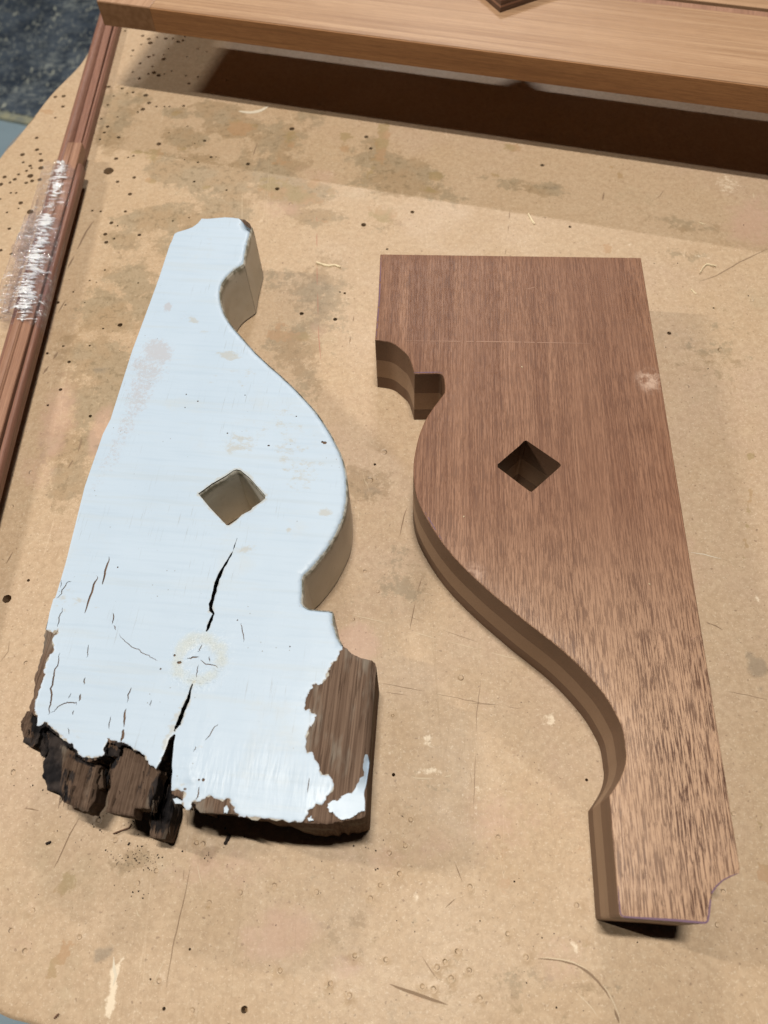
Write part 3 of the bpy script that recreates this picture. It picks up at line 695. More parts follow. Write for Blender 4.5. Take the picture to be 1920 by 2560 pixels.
# ==================================================================== MAHOGANY BRACKET
T = .060
MH = [(950.6,635),(1602.5,644),(1850,2168),(1849.5,2183)]
MH += [(1828,2192),(1810,2202),(1795,2216),(1781,2234),(1779,2249),(1775,2288),(1773,2303),(1768,2309),(1761.7,2309.5),(1689,2303),(1560,2294.5),(1552,2291),(1549,2285),(1546,2252),(1540,2176.7),(1532.6,2095),(1526.6,2029),(1524,1993)]
curve = [(1524.5,1989),(1529.6,1981),(1541.7,1963),(1553.7,1941.7),(1562.7,1917.5),(1566.7,1890),(1564,1868),(1561,1845),(1553,1811),(1535,1775),(1510,1735),(1477,1695.5),(1441,1657.5),(1401,1621),(1358,1587),(1314.6,1554),(1271,1518),(1224,1478.5),
         (1181,1439),(1141,1399),(1105,1355.5),(1076,1312),(1054,1272),(1042,1241),(1036,1212),(1033.4,1180),(1035,1149.7),(1040,1121),(1047,1092),(1056.7,1065),(1068.8,1041),(1083,1019.5),(1097.7,1000),(1112,981)]
MH += smooth_line(curve, 3)
MH += smooth_line([(1112.6,972),(1112,957),(1109,942),(1102,934.5),(1094,933.5)], 3) + [(1036.5,934)]
MH += smooth_line([(1035,928),(1029,908.6),(1020.5,889),(1006,875),(986.8,860),(967.5,853),(937.6,849)], 4) + [(945.8,744.6)]
mo = resample(US(MH, T), .004)
dia = smooth_line([(1244,1161),(1300,1113),(1309,1103.5),(1315.6,1100.8),(1322,1105),(1398,1157),(1402.6,1163),(1398,1169),(1334,1226),(1328,1230),(1322,1227),(1244,1168)], 1, True)
dia = US(dia, T)
mb = empty('mahogany_bracket', U(950.6, 635, T) + (0,), math.radians(-5.56), 'new unfinished reddish brown mahogany scroll bracket with a dark diamond hole', 'bracket')
lay = [(.0003, .0142, M_LAM[0]), (.0143, .0358, M_LAM[1]), (.0359, T, M_LAM[2])]
for k, (z0, z1, m) in enumerate(lay):
    top = k == 2
    o = slab('lamination', mo, [dia], (lambda P, D: z1 - .0006 * np.clip(1 - D / .0007, 0, 1) ** 2) if top else (lambda P, D: np.full(len(P), z1)), z0,
             .02 if top else 0, [M_MAHOG if top else m, m], mb, rings=(.0004, .0008) if top else (), wall_mi=1, smooth_wall=False)
# purple layout line drawn along the sawn edges
M_PURPLE = plain('purple_pencil', (.13, .075, .12), .6, .3); M_FAINT = plain('faint_chalk_line', (.285, .165, .115), .6, .3)
V, F = [], []
def edge_line(px, off, w_, dash=0, z=T + .00012):
    P = resample(US(px, T), .002, False); run = []
    pl = ribbon_poly(P, w_); n = len(P); b = len(V); V.extend((x, y, z) for x, y in pl)
    for i in range(n - 1):
        if random.random() >= dash: F.append((b + i, b + 2 * n - 1 - i, b + 2 * n - 2 - i, b + i + 1))
edge_line([(1846,2183.5),(1827,2190),(1808,2200),(1792,2214),(1778.5,2233),(1776,2249),(1772,2288),(1769,2303),(1761,2307),(1689,2300.5),(1560,2292),(1552,2287),(1549.5,2272),(1545,2215)], 0, .0011, .04)
edge_line([(953,640),(948.5,744),(940.5,846)], 0, .0009, .1); edge_line([(1033,932),(1040,931.5),(1095,930.5),(1107,933)], 0, .0008, .05)
edge_line([(1106,1352),(1085,1318),(1062,1280)], 0, .0006, .2)
o = link('pencil_line', V, F, [M_PURPLE], mb); tag(o, 'purple layout line along the sawn edge', kind='stuff')
V, F = [], []
edge_line([(1012,852),(1100,853),(1210,854),(1330,856),(1480,859)], 0, .0009, .06)
edge_line([(1312,723),(1322,722),(1342,717)], 0, .0008, 0)
edge_line([(1602,1056),(1612,1050)], 0, .0006); edge_line([(1744,1660),(1756,1653)], 0, .0007); edge_line([(1720,1600),(1742,1592)], 0, .0005)
o = link('chalk_line', V, F, [M_FAINT], mb); tag(o, 'faint pale line across the upper face', kind='stuff')
# ==================================================================== OLD WHITE BRACKET
G1 = [(436,586),(444,581),(465,575),(481,569),(495,559),(504,547),(520.5,547),(542,545),(563,543.5),(581,544),(599,546),(611,547),(622,549),(630,556),(631,566)]
SIDE_A = [(628,575),(621.5,599.5),(615.5,623.6),(611,650.7),(609,660)]
SIDE_B = [(596,669),(581,679),(569,690),(558,705),(552,720),(550.5,738),(552,753),(556.7,771),(564,789),(575,807),(587,822.5),(611,849.6),(641,883),(671,911),(701,937),(731.5,965.6),(761.7,997),(789,1027),(810,1057.6),(828,1086),
          (838,1106),(849,1127),(858,1151),(864,1178),(867,1205.5),(867.5,1232.6),(865.6,1260),(859.6,1290),(849,1317),(837,1341),(822,1368),(804,1392),(789,1410),(773.7,1427),(760,1439)]
SIDE_C = [(757,1449.6),(757,1476.7),(755.6,1504),(760,1514),(773.7,1522),(801,1525),(822,1526.5),(832.5,1531),(834,1552),(838.5,1573),(844.5,1591),(855,1611)]
WR = [(862,1618),(874,1629),(888,1638),(895.5,1641.6),(913.6,1647),(930,1650),(938,1655),(940.7,1663),(938,1690),(934,1740),(930,1790),(926,1840),(922,1890),(918,1962),(914.5,2034),(912,2041),(900,2046),(880,2049),(860,2052),(848.5,2054),(833,2057),(816,2060),(790,2058),(751,2056),(707,2050),(655,2046),(602.5,2042),(545,2034),(500,2031)]
WEDGE = [(492,2022),(485,2008),(468,2000),(447,1992),(430,1985),(427.5,1976),(429,1914.6),(432.5,1875),(438,1838)]
SPLIT_L = [(434,1838),(422,1852),(416,1870),(405,1897)]
LOWL = [(394,1921),(383,1915),(371,1904),(362,1890),(350,1881),(331.5,1874),(319.5,1866),(304,1862),(298,1868),(289,1862),(276,1858),(268,1852),(265,1870),(264,1886),(250,1896),(229,1902),(211,1900),(196,1892),(188,1878),(180,1866),(170,1864),(155,1854),(146,1841),(134,1832),(122,1820),(117,1812),(104,1820),(96,1822),(92,1796),(84,1786),(76,1782)]
WL = [(68,1777),(72,1755.6),(80,1719.5),(90,1671),(97,1640),(104,1617),(110,1594),(113,1571)]
BACK = [(125,1529.6),(134,1498),(138.6,1495),(147.7,1466),(156.7,1436),(167,1399),(213,1215),(258,1085),(277,1048),(330,880),(380,745),(400,690),(424,615),(431,600)]
wedge_rag = rag(US(WEDGE, T), .0007, 2, 4); lowl = rag(US(LOWL, T), .0010, 2, 5)
wout = US(G1, T) + US(SIDE_A + SIDE_B + SIDE_C, T) + rag(US(WR[:8], T), .0002, 1, 2) + US(WR[8:17], T) + rag(US(WR[17:], T), .0005, 2, 3) + wedge_rag + US(SPLIT_L, T) + lowl + rag(US(WL, T), .0006, 2, 6) + US(BACK, T)
wout = resample(wout, .003)
hole = US(smooth_line([(496,1235),(530,1210),(565,1190),(584,1177),(592,1174.5),(602,1177),(625,1196),(655,1230),(664,1240),(663,1248),(650,1258),(632,1270),(628,1276),(605,1288),(590,1303),(574,1314),(567,1314),(558,1305),(525,1270)], 1, True), T)
def crack_shape(rows, ox, oy, sc, q=1.05):
    P = [(ox + u / sc, oy + v / sc) for u, v, _ in rows]; W = [w_ / sc * q for _, _, w_ in rows]; L, Rr = [], []
    for i, p in enumerate(P):
        a, b = P[max(0, i - 1)], P[min(len(P) - 1, i + 1)]; dx, dy = b[0] - a[0], b[1] - a[1]; l = math.hypot(dx, dy)
        L.append((p[0] - dy / l * W[i] / 2, p[1] + dx / l * W[i] / 2)); Rr.append((p[0] + dy / l * W[i] / 2, p[1] - dx / l * W[i] / 2))
    return L + Rr[::-1]
crk1 = crack_shape([(642,815,3),(618,885,9),(590,957,14),(548,1030,20),(510,1095,24),(482,1155,26),(460,1225,28),(443,1295,28),(422,1365,34),(424,1415,30),(446,1445,16),(428,1490,26),(402,1550,28),(384,1590,10)], 400, 1100, 3.318)
crk2 = crack_shape([(234,290,2),(216,335,12),(203,385,20),(190,425,26),(172,465,26),(155,510,24),(140,550,28),(122,590,22),(102,632,12)], 400, 1600, 2.765)
crk1w = rag(US(crk1, T), .0003, 1, 8, True); crk2w = rag(US(crk2, T), .0003, 2, 9, True)
cracks = [   # (pixels, width in m)
 ([(273,1392),(268,1415),(262,1440),(256,1463)], .0014), ([(245,1441),(235,1462),(223,1500),(212.5,1534)], .0014),
 ([(180,1454),(170,1456),(164,1466),(155,1477),(153,1487),(142,1497)], .0007), ([(157,1519),(151,1536),(148,1556),(145.5,1568)], .0007),
 ([(151,1632),(145,1665),(136,1690),(127,1722),(129,1750),(124,1770),(121,1788)], .0011), ([(126,1783),(141.7,1773),(163,1758.6),(178,1757),(192,1756.5),(192,1764)], .0007),
 ([(203,1735),(198,1754)], .0012), ([(214.6,1694),(211,1712)], .0009), ([(328.5,1719),(322.5,1734.5),(318,1757)], .0008), ([(316.5,1772),(312,1792),(310.4,1819)], .0014), ([(310,1823),(308,1840),(303,1854)], .0018),
 ([(283,1533),(284.5,1545),(280,1562)], .0008), ([(285,1564),(291,1576)], .0007), ([(298,1583),(310,1600),(325.5,1614),(346,1623),(368,1638),(386,1648),(395,1651)], .0005),
 ([(468,1647),(482,1643.5),(498,1643)], .0010), ([(494,1630),(501,1622),(504,1612)], .0006), ([(501,1650),(520,1661),(545,1672)], .0006), ([(523,1641),(525,1655)], .0006), ([(497,1662),(494,1680),(491,1696)], .0006),
 ([(603.4,1558),(607,1582),(608.9,1606)], .0006), ([(546.5,1810),(526.6,1835),(513,1852)], .0006), ([(499.5,1967),(497,1984),(491,2000)], .0008), ([(774,1944),(769,1983)], .0006), ([(489,1866),(484,1880)], .0005),
 ([(278,1790),(273,1824)], .0006), ([(222,1612),(220,1630),(217,1645)], .0006), ([(154,1450),(152,1470)], .0005), ([(172,1747),(178,1732)], .0005), ([(186,1776),(182,1788)], .0006), ([(170,1820),(174,1838)], .0005), ([(380,1750),(378,1766)], .0005)]
crack_polys = []
for i, (p, w_) in enumerate(cracks):
    L = rag(US(p, T), .0004, 2, 20 + i); crack_polys.append(ribbon_poly(L, w_))
dots = [(812,1108,5,4),(806,1106,3,3),(437,1639,2.5,2.5),(449,1657,5,3),(594,1551,1.6,1.6),(725,1617,1.5,1.5),(466,987,1.5,2),(463,1020,1.5,1.5),(495,1004,2,2),(569,1084,2,2),(613,989,1.5,1.5),(741,1042,2,1.5),(672,1115,3,2),
        (295,1419,1.8,1.8),(463,1973,3,2),(509,1950,3,3),(498,1950,2,2),(402,1673,2,2)]
for x, y, a, b in dots:
    cx, cy = U(x, y, T); k = .00034
    crack_polys.append([(cx + a * k * math.cos(q * 1.0472), cy + b * k * math.sin(q * 1.0472)) for q in range(6)])

woutA = np.array(wout); painted_side = np.array(US(SIDE_A + SIDE_B + SIDE_C, T)); tipz = np.array(U(632, 560, T)); back_line = np.array(US(BACK, T))
def roll(P, D):
    dp = dist(P, painted_side, False)
    z = -.0022 * np.clip(1 - dp / .0032, 0, 1) ** 2.2
    z -= .0006 * np.clip(1 - D / .0012, 0, 1)
    dt = np.hypot(P[:, 0] - tipz[0], P[:, 1] - tipz[1]); z -= .014 * np.clip(1 - dt / .011, 0, 1) ** 1.3
    dr = dist(P, np.array(US([(936,1660),(932,1800),(920,1960)], T)), False); z -= .004 * np.clip(1 - dr / .005, 0, 1) ** 2
    dl = dist(P, np.array(US([(70,1777),(90,1671),(106,1605)], T)), False); z -= .0025 * np.clip(1 - dl / .005, 0, 1) ** 1.6
    return z
def fib(P, amp, sx=160, sy=22, seed=0):
    c_, s_ = math.cos(.145), math.sin(.145)
    out = np.empty(len(P))
    for i, (x, y) in enumerate(P):
        u, v = x * c_ - y * s_, x * s_ + y * c_
        out[i] = noise.noise(Vector((u * sx, v * sy, seed))) + .5 * noise.noise(Vector((u * sx * 2.3, v * sy * 3, seed + 5))) + .4 * noise.noise(Vector((u * 300, v * 300, seed + 9)))
    return out * amp
wb = empty('old_painted_bracket', U(438, 586, T) + (0,), -.145, 'old white painted scroll bracket with peeling paint, a long split and a rotted lower end', 'bracket')
rotA = np.array(US([(60,1790),(120,1830),(200,1890),(262,1880),(300,1862),(390,1925)], T))
splitA = np.array(US([(438,1838),(420,1900),(400,1990)], T))
def char_body(P):
    d = dist(P, rotA, False); k = np.clip(1 - d / .008, 0, 1) * .9
    k = np.maximum(k, np.clip(1 - dist(P, splitA, False) / .007, 0, 1))
    k = np.maximum(k, np.where(inside(P, crk1w) | inside(P, crk2w) | (dist(P, np.array(crk1w)) < .0012) | (dist(P, np.array(crk2w)) < .0012), 1., 0))
    e = dist(P, np.array(US([(500,2031),(751,2056),(915,2034)], T)), False)
    return np.maximum(k, .12 * np.clip(1 - e / .012, 0, 1))
def under(x, y):      # the lower end is eaten away underneath
    q, _ = px_of(np.array([[x, y]]), T); q = q[0]
    if q[1] > 2015 and q[0] < 900: 
        k = max(0, min(1, (760 - q[0]) / 260)); return (.002 * k, .0095 * k + .0015 * noise.noise(Vector((x * 300, y * 300, 0))))
    if q[1] > 1780 and q[0] < 430: return (rr.uniform(-.003, .003), rr.uniform(0, .012))
    return (0, 0)
slab('timber', wout, [hole, crk1w, crk2w], lambda P, D: T + roll(P, D) + fib(P, .00025), .0004, .003, [M_OLD], wb, rings=(.0006, .0014, .0024), attr={'char': char_body},
     hole_zb=.0012, shift=under, smooth_wall=True)
# paint on the curved side: a skin standing off the timber
side_px = SIDE_A + SIDE_B[:]
def skin(px, name='side_paint'):
    P = np.array(resample(smooth_line(US(px, T), 3), .0012, False)); tt = np.gradient(P, axis=0); tt /= np.linalg.norm(tt, axis=1)[:, None]
    n_ = np.stack([-tt[:, 1], tt[:, 0]], 1) * 1.0
    test = P + n_ * .001
    if inside(test[len(test) // 2:len(test) // 2 + 1], wout)[0]: n_ = -n_
    V, F = [], []; zs = [.0015, .02, .04, T - .0034, T - .0012, T - .0002]; off = [.0005, .0005, .0005, .0005, .0003, -.0006]
    for i, p in enumerate(P):
        for z, o_ in zip(zs, off):
            q = p + n_[i] * (o_ + .00012 * noise.noise(Vector((p[0] * 90, p[1] * 90, z * 90)))); V.append((q[0], q[1], z))
    m = len(zs)
    for i in range(len(P) - 1):
        for j in range(m - 1): F.append((i * m + j, (i + 1) * m + j, (i + 1) * m + j + 1, i * m + j + 1))
    return link(name, V, F, [M_SIDEPAINT], wb, smooth=[True] * len(F))
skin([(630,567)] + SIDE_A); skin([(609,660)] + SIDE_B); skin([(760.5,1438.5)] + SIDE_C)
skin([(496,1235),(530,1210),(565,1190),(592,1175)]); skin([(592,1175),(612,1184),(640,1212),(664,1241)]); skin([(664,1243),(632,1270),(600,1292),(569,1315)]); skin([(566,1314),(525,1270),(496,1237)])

# the paint itself: a ragged coat 0.6 mm thick
PT = [(436,586),(444,581),(465,575),(481,569),(495,559),(504,547.5),(520.5,548),(542,546),(563,544),(581,545),(597,547)]
PTIP = [(608,556),(612,561),(617,566),(625,571),(624.5,578)]
PR = [(856,1618),(848.5,1636),(834,1654),(826,1668),(819.5,1679.6),(816,1697.6),(805,1710),(789,1708.5),(780,1712),(776,1724),(772.5,1734),(765,1745),(763,1755.5),(763,1776.5),(776,1774),(778,1783),(792,1788),(787,1800),(783,1810),(774,1813),(771,1824),(765,1846),(763.5,1867.6),(767,1882),(776,1880),(783,1886),(792,1904),
      (798,1925.5),(808.7,1938),(827,1943.6),(834,1958),(825,1983),(816,1990.6),(811,2003),(805,2012),(790.6,2009),(787,2016),(769,2027),(765,2041),(751,2056),(736,2052),(707,2048.5),(653,2045),(617,2040),(602.5,2041),(595,2034),(588,2019.5),(577,2009),(573.6,1996),(545,1998),(528,1989),(508.5,1998),(494,2005),(481,2005),(478,2019.5),(465,2025),(460,2016),(458,1998),(460,1978),(447,1974),(429,1977)]
PW = [(429.5,1950),(430.5,1914.6),(434,1875),(439.5,1838),(436.5,1836),(433,1838),(421,1852),(415,1871),(404,1895),(396,1912)]
PL = [(390,1923),(383,1915),(371,1902),(362,1888),(350,1879),(331.5,1870),(319.5,1861),(304,1855),(289,1852),(274,1846),(268,1846),(264,1864),(262,1882),(250,1890),(229,1896),(211,1894),(196,1885),(190,1873),(181,1858),(172,1858),(156.7,1847.6),(147.7,1834),(135.6,1825),(123.6,1813),(117.5,1806),(111.5,1805),(102.5,1813),(98,1816),(95,1789),(87,1777),(87,1766),(96,1737.5),
      (105.5,1707),(114.5,1686),(110,1683),(116,1656),(123.6,1641),(132.6,1632),(135.6,1623),(131,1602),(141.7,1587),(146,1573),(131,1582),(116,1575)]
pout = US(PT, T) + US(PTIP, T) + US(SIDE_A[1:] + SIDE_B + SIDE_C, T) + rag(US(PR, T), .0007, 2, 11) + rag(US(PW, T), .0003, 1, 12) + rag(US(PL, T), .0007, 2, 13) + US(BACK, T)
pout = resample(pout, .0022)
near = lambda px: [e for e in crack_polys]
wlo = np.array(wout)
ringc = np.array(U(499, 1647, T)); ridgec = np.array(US([(470,1930),(560,1930),(640,1900),(700,1940),(790,1960)], T))
wlines = np.array(rag(US(PR, T), .0007, 2, 11) + rag(US(PL, T), .0007, 2, 13))
def a_sap(P):
    d = np.hypot((P[:, 0] - ringc[0]), (P[:, 1] - ringc[1])); return np.clip(1.2 - abs(d - .0135) / .0075, 0, 1) * .8
def a_ridge(P): return np.clip(1 - dist(P, ridgec, False) / .022, 0, 1)
def ell(P, L):
    q, _ = px_of(P, T); out = np.zeros(len(P))
    for x, y, rx, ry, a, k in L:
        dx, dy = q[:, 0] - x, q[:, 1] - y; a = math.radians(a); c_, s_ = math.cos(a), math.sin(a)
        out = np.maximum(out, k * np.clip(1.4 - .8 * np.sqrt(((dx * c_ + dy * s_) / rx) ** 2 + ((-dx * s_ + dy * c_) / ry) ** 2), 0, 1))
    return out
def a_stain(P):
    e = ell(P, [(600,1110,50,26,0,.6),(525,610,20,14,30,.45),(480,800,20,8,10,.7),(570,890,32,9,5,.8),(610,1375,26,7,-5,.9),(730,1130,50,50,0,.5),(760,1190,60,60,0,.45),(812,1280,18,12,0,.85),(610,945,60,30,20,.4),(730,1060,80,50,30,.4),(650,1080,50,20,0,.4),
                (512,830,16,8,0,.5),(724,1325,6,5,0,.8),(540,950,60,30,0,.3),(700,1350,60,60,0,.2),(160,1500,40,50,0,.4),(190,1490,50,26,20,.4),(250,1520,60,14,10,.3),(480,1860,30,16,10,.4),(450,1940,30,30,0,.4),(420,1850,12,60,15,.7),(445,1790,8,40,20,.6),(200,1840,50,20,0,.3),(700,1000,20,8,0,.4)])
    e2 = np.clip(1 - dist(P, painted_side, False) / .004, 0, 1) * .75
    e3 = np.maximum(np.clip(1 - dist(P, np.array(hole)) / .004, 0, 1) * .8, np.maximum(np.clip(.7 - dist(P, np.array(crk2w)) / .003, 0, 1), .5 * np.clip(1 - dist(P, np.array(crk1w)) / .002, 0, 1)))
    return np.maximum(e, np.maximum(e2, e3))
def a_rub(P):
    edge = np.clip(1 - dist(P, wlines, False) / .0013, 0, 1) * .8
    return np.maximum(edge, ell(P, [(395,880,38,30,20,.9),(370,920,50,40,20,.7),(350,980,36,90,22,.65),(320,1060,24,80,20,.6),(290,1140,16,60,20,.5),(420,768,9,14,20,1.),(470,790,30,18,10,.4),(290,1100,12,90,20,.55),(255,1180,14,90,22,.5)]))
solid_holes = [hole, crk1w, crk2w] + crack_polys
inp = [h for h in solid_holes if inside(h, pout).all()]
slab('paint_coat', pout, inp, lambda P, D: T + roll(P, np.full(len(P), 1.)) + .00055 + .0002 * fib(P, 1., 60, 20, 3) - .0002 * np.clip(1 - D / .0008, 0, 1) + .0016 * np.clip(1 - dist(P, np.array(US([(465,1885),(478,1950)], T)), False) / .0035, 0, 1) ** 1.5,
     lambda x, y: T - .0004, .0030, [M_PAINT], wb, rings=(.0005, .0012, .0022), hole_zb=T - .0004,
     attr={'stain': a_stain, 'rub': a_rub, 'sap': a_sap, 'ridge': a_ridge}, seed=8)
M_PRIMER = plain('old_undercoat', (.40, .385, .34), .7, .2, (200, (.27, .235, .19)))
pun = US(PT, T) + US(PTIP, T) + US(SIDE_A[1:] + SIDE_B + SIDE_C, T) + rag(US(PR, T), .0013, 2, 51) + rag(US(PW, T), .0003, 1, 12) + rag(US(PL, T), .0013, 2, 53) + US(BACK, T)
pun = resample(pun, .0022)
slab('undercoat', pun, [h for h in [hole, crk1w, crk2w] + crack_polys if inside(h, pun).all()], lambda P, D: T + roll(P, np.full(len(P), 1.)) + .00030 + .0002 * fib(P, 1., 60, 20, 3) - .0003 * np.clip(1 - dist(P, painted_side, False) / .003, 0, 1), lambda x, y: T - .0005, .0040, [M_PRIMER], wb, rings=(.0010,), hole_zb=T - .0005, seed=9)
CH = [(818,2019.5),(827,2005),(845,2003),(859,1989),(881,1983),(892,1962),(910,1940),(908,1911),(913.6,1886),(919,1886),(915,1962),(912,2028),(895.5,2032),(885,2039),(874,2047),(848.5,2047),(838,2038),(823,2030)]
slab('paint_flake', resample(rag(US(CH, T), .0006, 2, 14, True), .002), [], lambda P, D: T + roll(P, np.full(len(P), 1.)) + .0010 + .0003 * fib(P, 1., 80, 40, 7), T - .0010, .003, [M_PAINT], wb, attr={'stain': a_stain})
for i, (px, dz) in enumerate((([(770,2046),(780,2040),(778,2048),(786,2052),(774,2054)], .0012), ([(430,1996),(440,1993),(458,2005),(455,2009),(436,2008)], -.003), ([(561,2020),(568,2014),(573,2024),(569,2035),(561,2033)], .0002))):
    slab('paint_flake', rag(US(px, T), .0003, 1, 40 + i, True), [], lambda P, D: np.full(len(P), T + dz + .0012), T + dz, .003, [M_PAINT], wb, bottom=True)

# rotted chunks, splinters and charred fibres of the lower end
def chunk(px, z, th, seed, amp=.0020, charf=None, grid=.0010, tilt=(0, 0), ragamp=.0009, nm='rotten_timber'):
    o_ = resample(rag(US(px, z), ragamp, 2, seed, True), .0016); c_ = np.mean(o_, axis=0)
    def zf(P, D): return z + (P[:, 0] - c_[0]) * tilt[0] + (P[:, 1] - c_[1]) * tilt[1] + fib(P, amp, 330, 26, seed) - .0009 * np.clip(1 - D / .0012, 0, 1) ** 1.5
    return slab(nm, o_, [], zf, lambda x, y: max(.0004, z - th + .002 * noise.noise(Vector((x * 250, y * 250, seed)))), grid, [M_ROT], wb, rings=(.0008, .0018),
                attr={'char': (lambda P: np.maximum((charf(P) if charf else 0 * P[:, 0]), .22))}, bottom=True, smooth_wall=False)
def pxchar(L, z): return lambda P: ell_z(P, L, z)
def ell_z(P, L, z):
    q, _ = px_of(P, z); out = np.zeros(len(P))
    for x, y, rx, ry, a, k in L:
        dx, dy = q[:, 0] - x, q[:, 1] - y; a = math.radians(a); c_, s_ = math.cos(a), math.sin(a)
        out = np.maximum(out, k * np.clip(1.5 - .9 * np.sqrt(((dx * c_ + dy * s_) / rx) ** 2 + ((-dx * s_ + dy * c_) / ry) ** 2), 0, 1))
    return out
chunk([(70,1777),(88,1780),(98,1810),(100,1835),(95,1850),(87,1862),(72,1867),(60,1858),(55,1838),(50,1816),(51,1797),(62,1783)], .052, .03, 31, .0030, pxchar([(90,1830,10,45,-10,1.),(66,1855,26,12,0,.8)], .052))
chunk([(92,1790),(118,1808),(134,1828),(140,1850),(128,1870),(117,1880),(112,1892),(103,1890),(98,1872),(92,1860),(96,1835)], .047, .03, 32, .0030, pxchar([(112,1850,50,60,0,1.)], .047))
chunk([(120,1815),(150,1845),(190,1880),(215,1897),(250,1893),(252,1915),(246,1935),(240,1960),(232,2000),(217,2024),(200,2027),(179,2021),(165,2008),(150,1992),(133,1976),(112,1955),(108,1930),(113,1895),(122,1870)], .049, .022, 33, .0022,
      pxchar([(128,1930,24,90,8,1.),(165,1850,45,16,35,1.),(163,1975,4,24,0,.8),(172,1936,14,16,0,.65),(222,1940,5,30,20,.6),(150,1990,30,12,20,.6),(205,1900,40,10,20,.7)], .049), tilt=(0, .10))
chunk([(228,1900),(262,1880),(290,1884),(286,1905),(276,1925),(268,1960),(262,1968),(256,1955),(247,1958),(240,1940),(232,1920)], .036, .02, 34, .0024, pxchar([(262,1900,40,50,0,1.)], .036))
chunk([(236,1915),(256,1918),(257,1968),(247,1972),(240,1950)], .044, .006, 35, .0010, pxchar([(262,1930,5,40,0,.8)], .044), ragamp=.0003, nm='splinter')
chunk([(245,1970),(262,1968),(272,1955),(268,1972),(258,1985),(252,2006),(249,2008),(247,1990)], .030, .005, 36, .0010, pxchar([(255,1985,30,40,0,1.)], .03), ragamp=.0003, nm='splinter')
chunk([(268,1850),(290,1855),(302,1860),(300,1875),(296,1890),(280,1910),(274,1935),(276,1960),(268,1990),(263,2028),(333,2041),(336,2019),(373,2021),(380,1995),(392,1960),(401,1930),(396,1915),(371,1900),(345,1882),(310,1868),(304,1890),(270,1888),(264,1880)],
      .0555, .016, 37, .0012, pxchar([(290,1898,8,30,25,1.),(385,1985,12,40,10,.8),(312,1958,30,30,0,.30),(275,1880,16,10,0,.9),(300,1867,4,18,10,.9)], .0555), ragamp=.0004, tilt=(0, .02))
chunk([(436,1842),(428,1860),(410,1905),(396,1950),(384,2000),(376,2045),(374,2085),(383,2096),(411,2097),(424,2052),(432,2020),(434,1960),(434,1900),(440,1860)], .026, .022, 38, .0012,
      pxchar([(408,1960,40,100,5,1.2)], .026), ragamp=.0004, nm='splinter')
chunk([(430,1980),(455,1979),(462,1990),(462,2012),(450,2012),(432,2006)], T - .006, .02, 39, .001, pxchar([(440,1995,20,14,0,.7)], T - .006), ragamp=.0004)
chunk([(480,2000),(500,2000),(530,1992),(574,1998),(590,2022),(602,2040),(545,2032),(498,2030),(484,2010)], T - .0012, .008, 41, .0008, pxchar([(500,2000,20,30,0,.7)], T), ragamp=.0003)

# ==================================================================== BUNDLE OF MOULDING STRIPS, LEFT
def strip(name, tl_, tr_, bl_, br_, z, y0, y1, prof, mat, label, smooth=True):
    """edges measured on two rows of the photograph at height z; laid from world y0 to y1"""
    a, b, c_, d = (Vector(U(*p, z)) for p in (tl_, tr_, bl_, br_))
    m0_, m1_ = (a + b) / 2, (c_ + d) / 2; dr = (m0_ - m1_).normalized(); ang = math.atan2(-dr.x, dr.y)
    nx = Vector((dr.y, -dr.x)); w_ = ((b - a).dot(nx) + (d - c_).dot(nx)) / 2
    def at(y): return m1_ + dr * ((y - m1_.y) / dr.y)
    p0, p1 = at(y0), at(y1); L = (p1 - p0).length; V, F = [], []; n = len(prof); seg = 24; r = random.Random(name + label)
    zb = min(q[1] for q in prof)
    for k in range(seg + 1):
        q = p0 + dr * (L * k / seg); wob = .00015 * math.sin(k * .9 + r.random())
        for u, h in prof:
            e = q + nx * ((u - .5) * w_ + wob); V.append((e.x, e.y, h))
    for k in range(seg):
        for i in range(n):
            j = (i + 1) % n; F.append((k * n + i, k * n + j, (k + 1) * n + j, (k + 1) * n + i))
    F.append(tuple(range(n))[::-1]); F.append(tuple(seg * n + i for i in range(n)))
    o = link(name, V, F, [mat], None, own=(p0.x, p0.y, zb, ang), smooth=[smooth] * (len(F) - 2) + [False, False])
    tag(o, label, 'moulding strip', 'moulding strips bundled along the left of the bench')
    return o
def rnd(n, z0, z1, lo=0., hi=1., e=.5):   # rounded top
    return [(lo + (hi - lo) * i / n, z0 + (z1 - z0) * (math.sin(math.pi * i / n) ** e)) for i in range(n + 1)]
profA = [(0, .0004), (0, .0052), (.07, .0056), (.10, .0040), (.15, .0046)] + [(.15 + .85 * math.sin(a) ** 1.0 * 1.0 if False else .15 + .85 * i / 9, .0046 + .0084 * math.sin(math.pi * (.06 + .88 * i / 9)) ** .6) for i, a in enumerate(range(10))] + [(1, .0004)]
profB = [(0, .0004), (0, .0106), (.06, .0112), (.94, .0112), (1, .0106), (1, .0004)]
profC = [(0, .0004), (0, .0086), (.25, .0104), (.6, .0104), (.95, .0084), (1, .0060), (1, .0004)]
profD = [(0, .0138), (0, .0205), (.10, .0228), (.22, .0238), (.45, .0240), (.80, .0236), (1, .0230), (1, .0138)]
profE = [(0, .0118), (0, .0236), (.07, .0242), (.13, .0236), (.16, .0228), (.94, .0226), (1, .0218), (1, .0118)]
profF = [(0, .0108), (0, .0190), (.2, .0212), (.5, .0218), (.8, .0212), (1, .0190), (1, .0108)]
strip('moulding_strip', (222,100), (249,100), (144,359), (177.6,359), .012, .10, 1.30, profA, M_STRIP, 'widest strip of the bundle, rounded reddish brown moulding with a thin lip, outermost on the left', True)
strip('moulding_strip', (253.6,100), (270.5,100), (183.7,359), (201.8,359), .0112, .12, 1.28, profB, M_STRIP, 'flat red brown strip lying between the wide rounded strip and the thin right-hand strip', False)
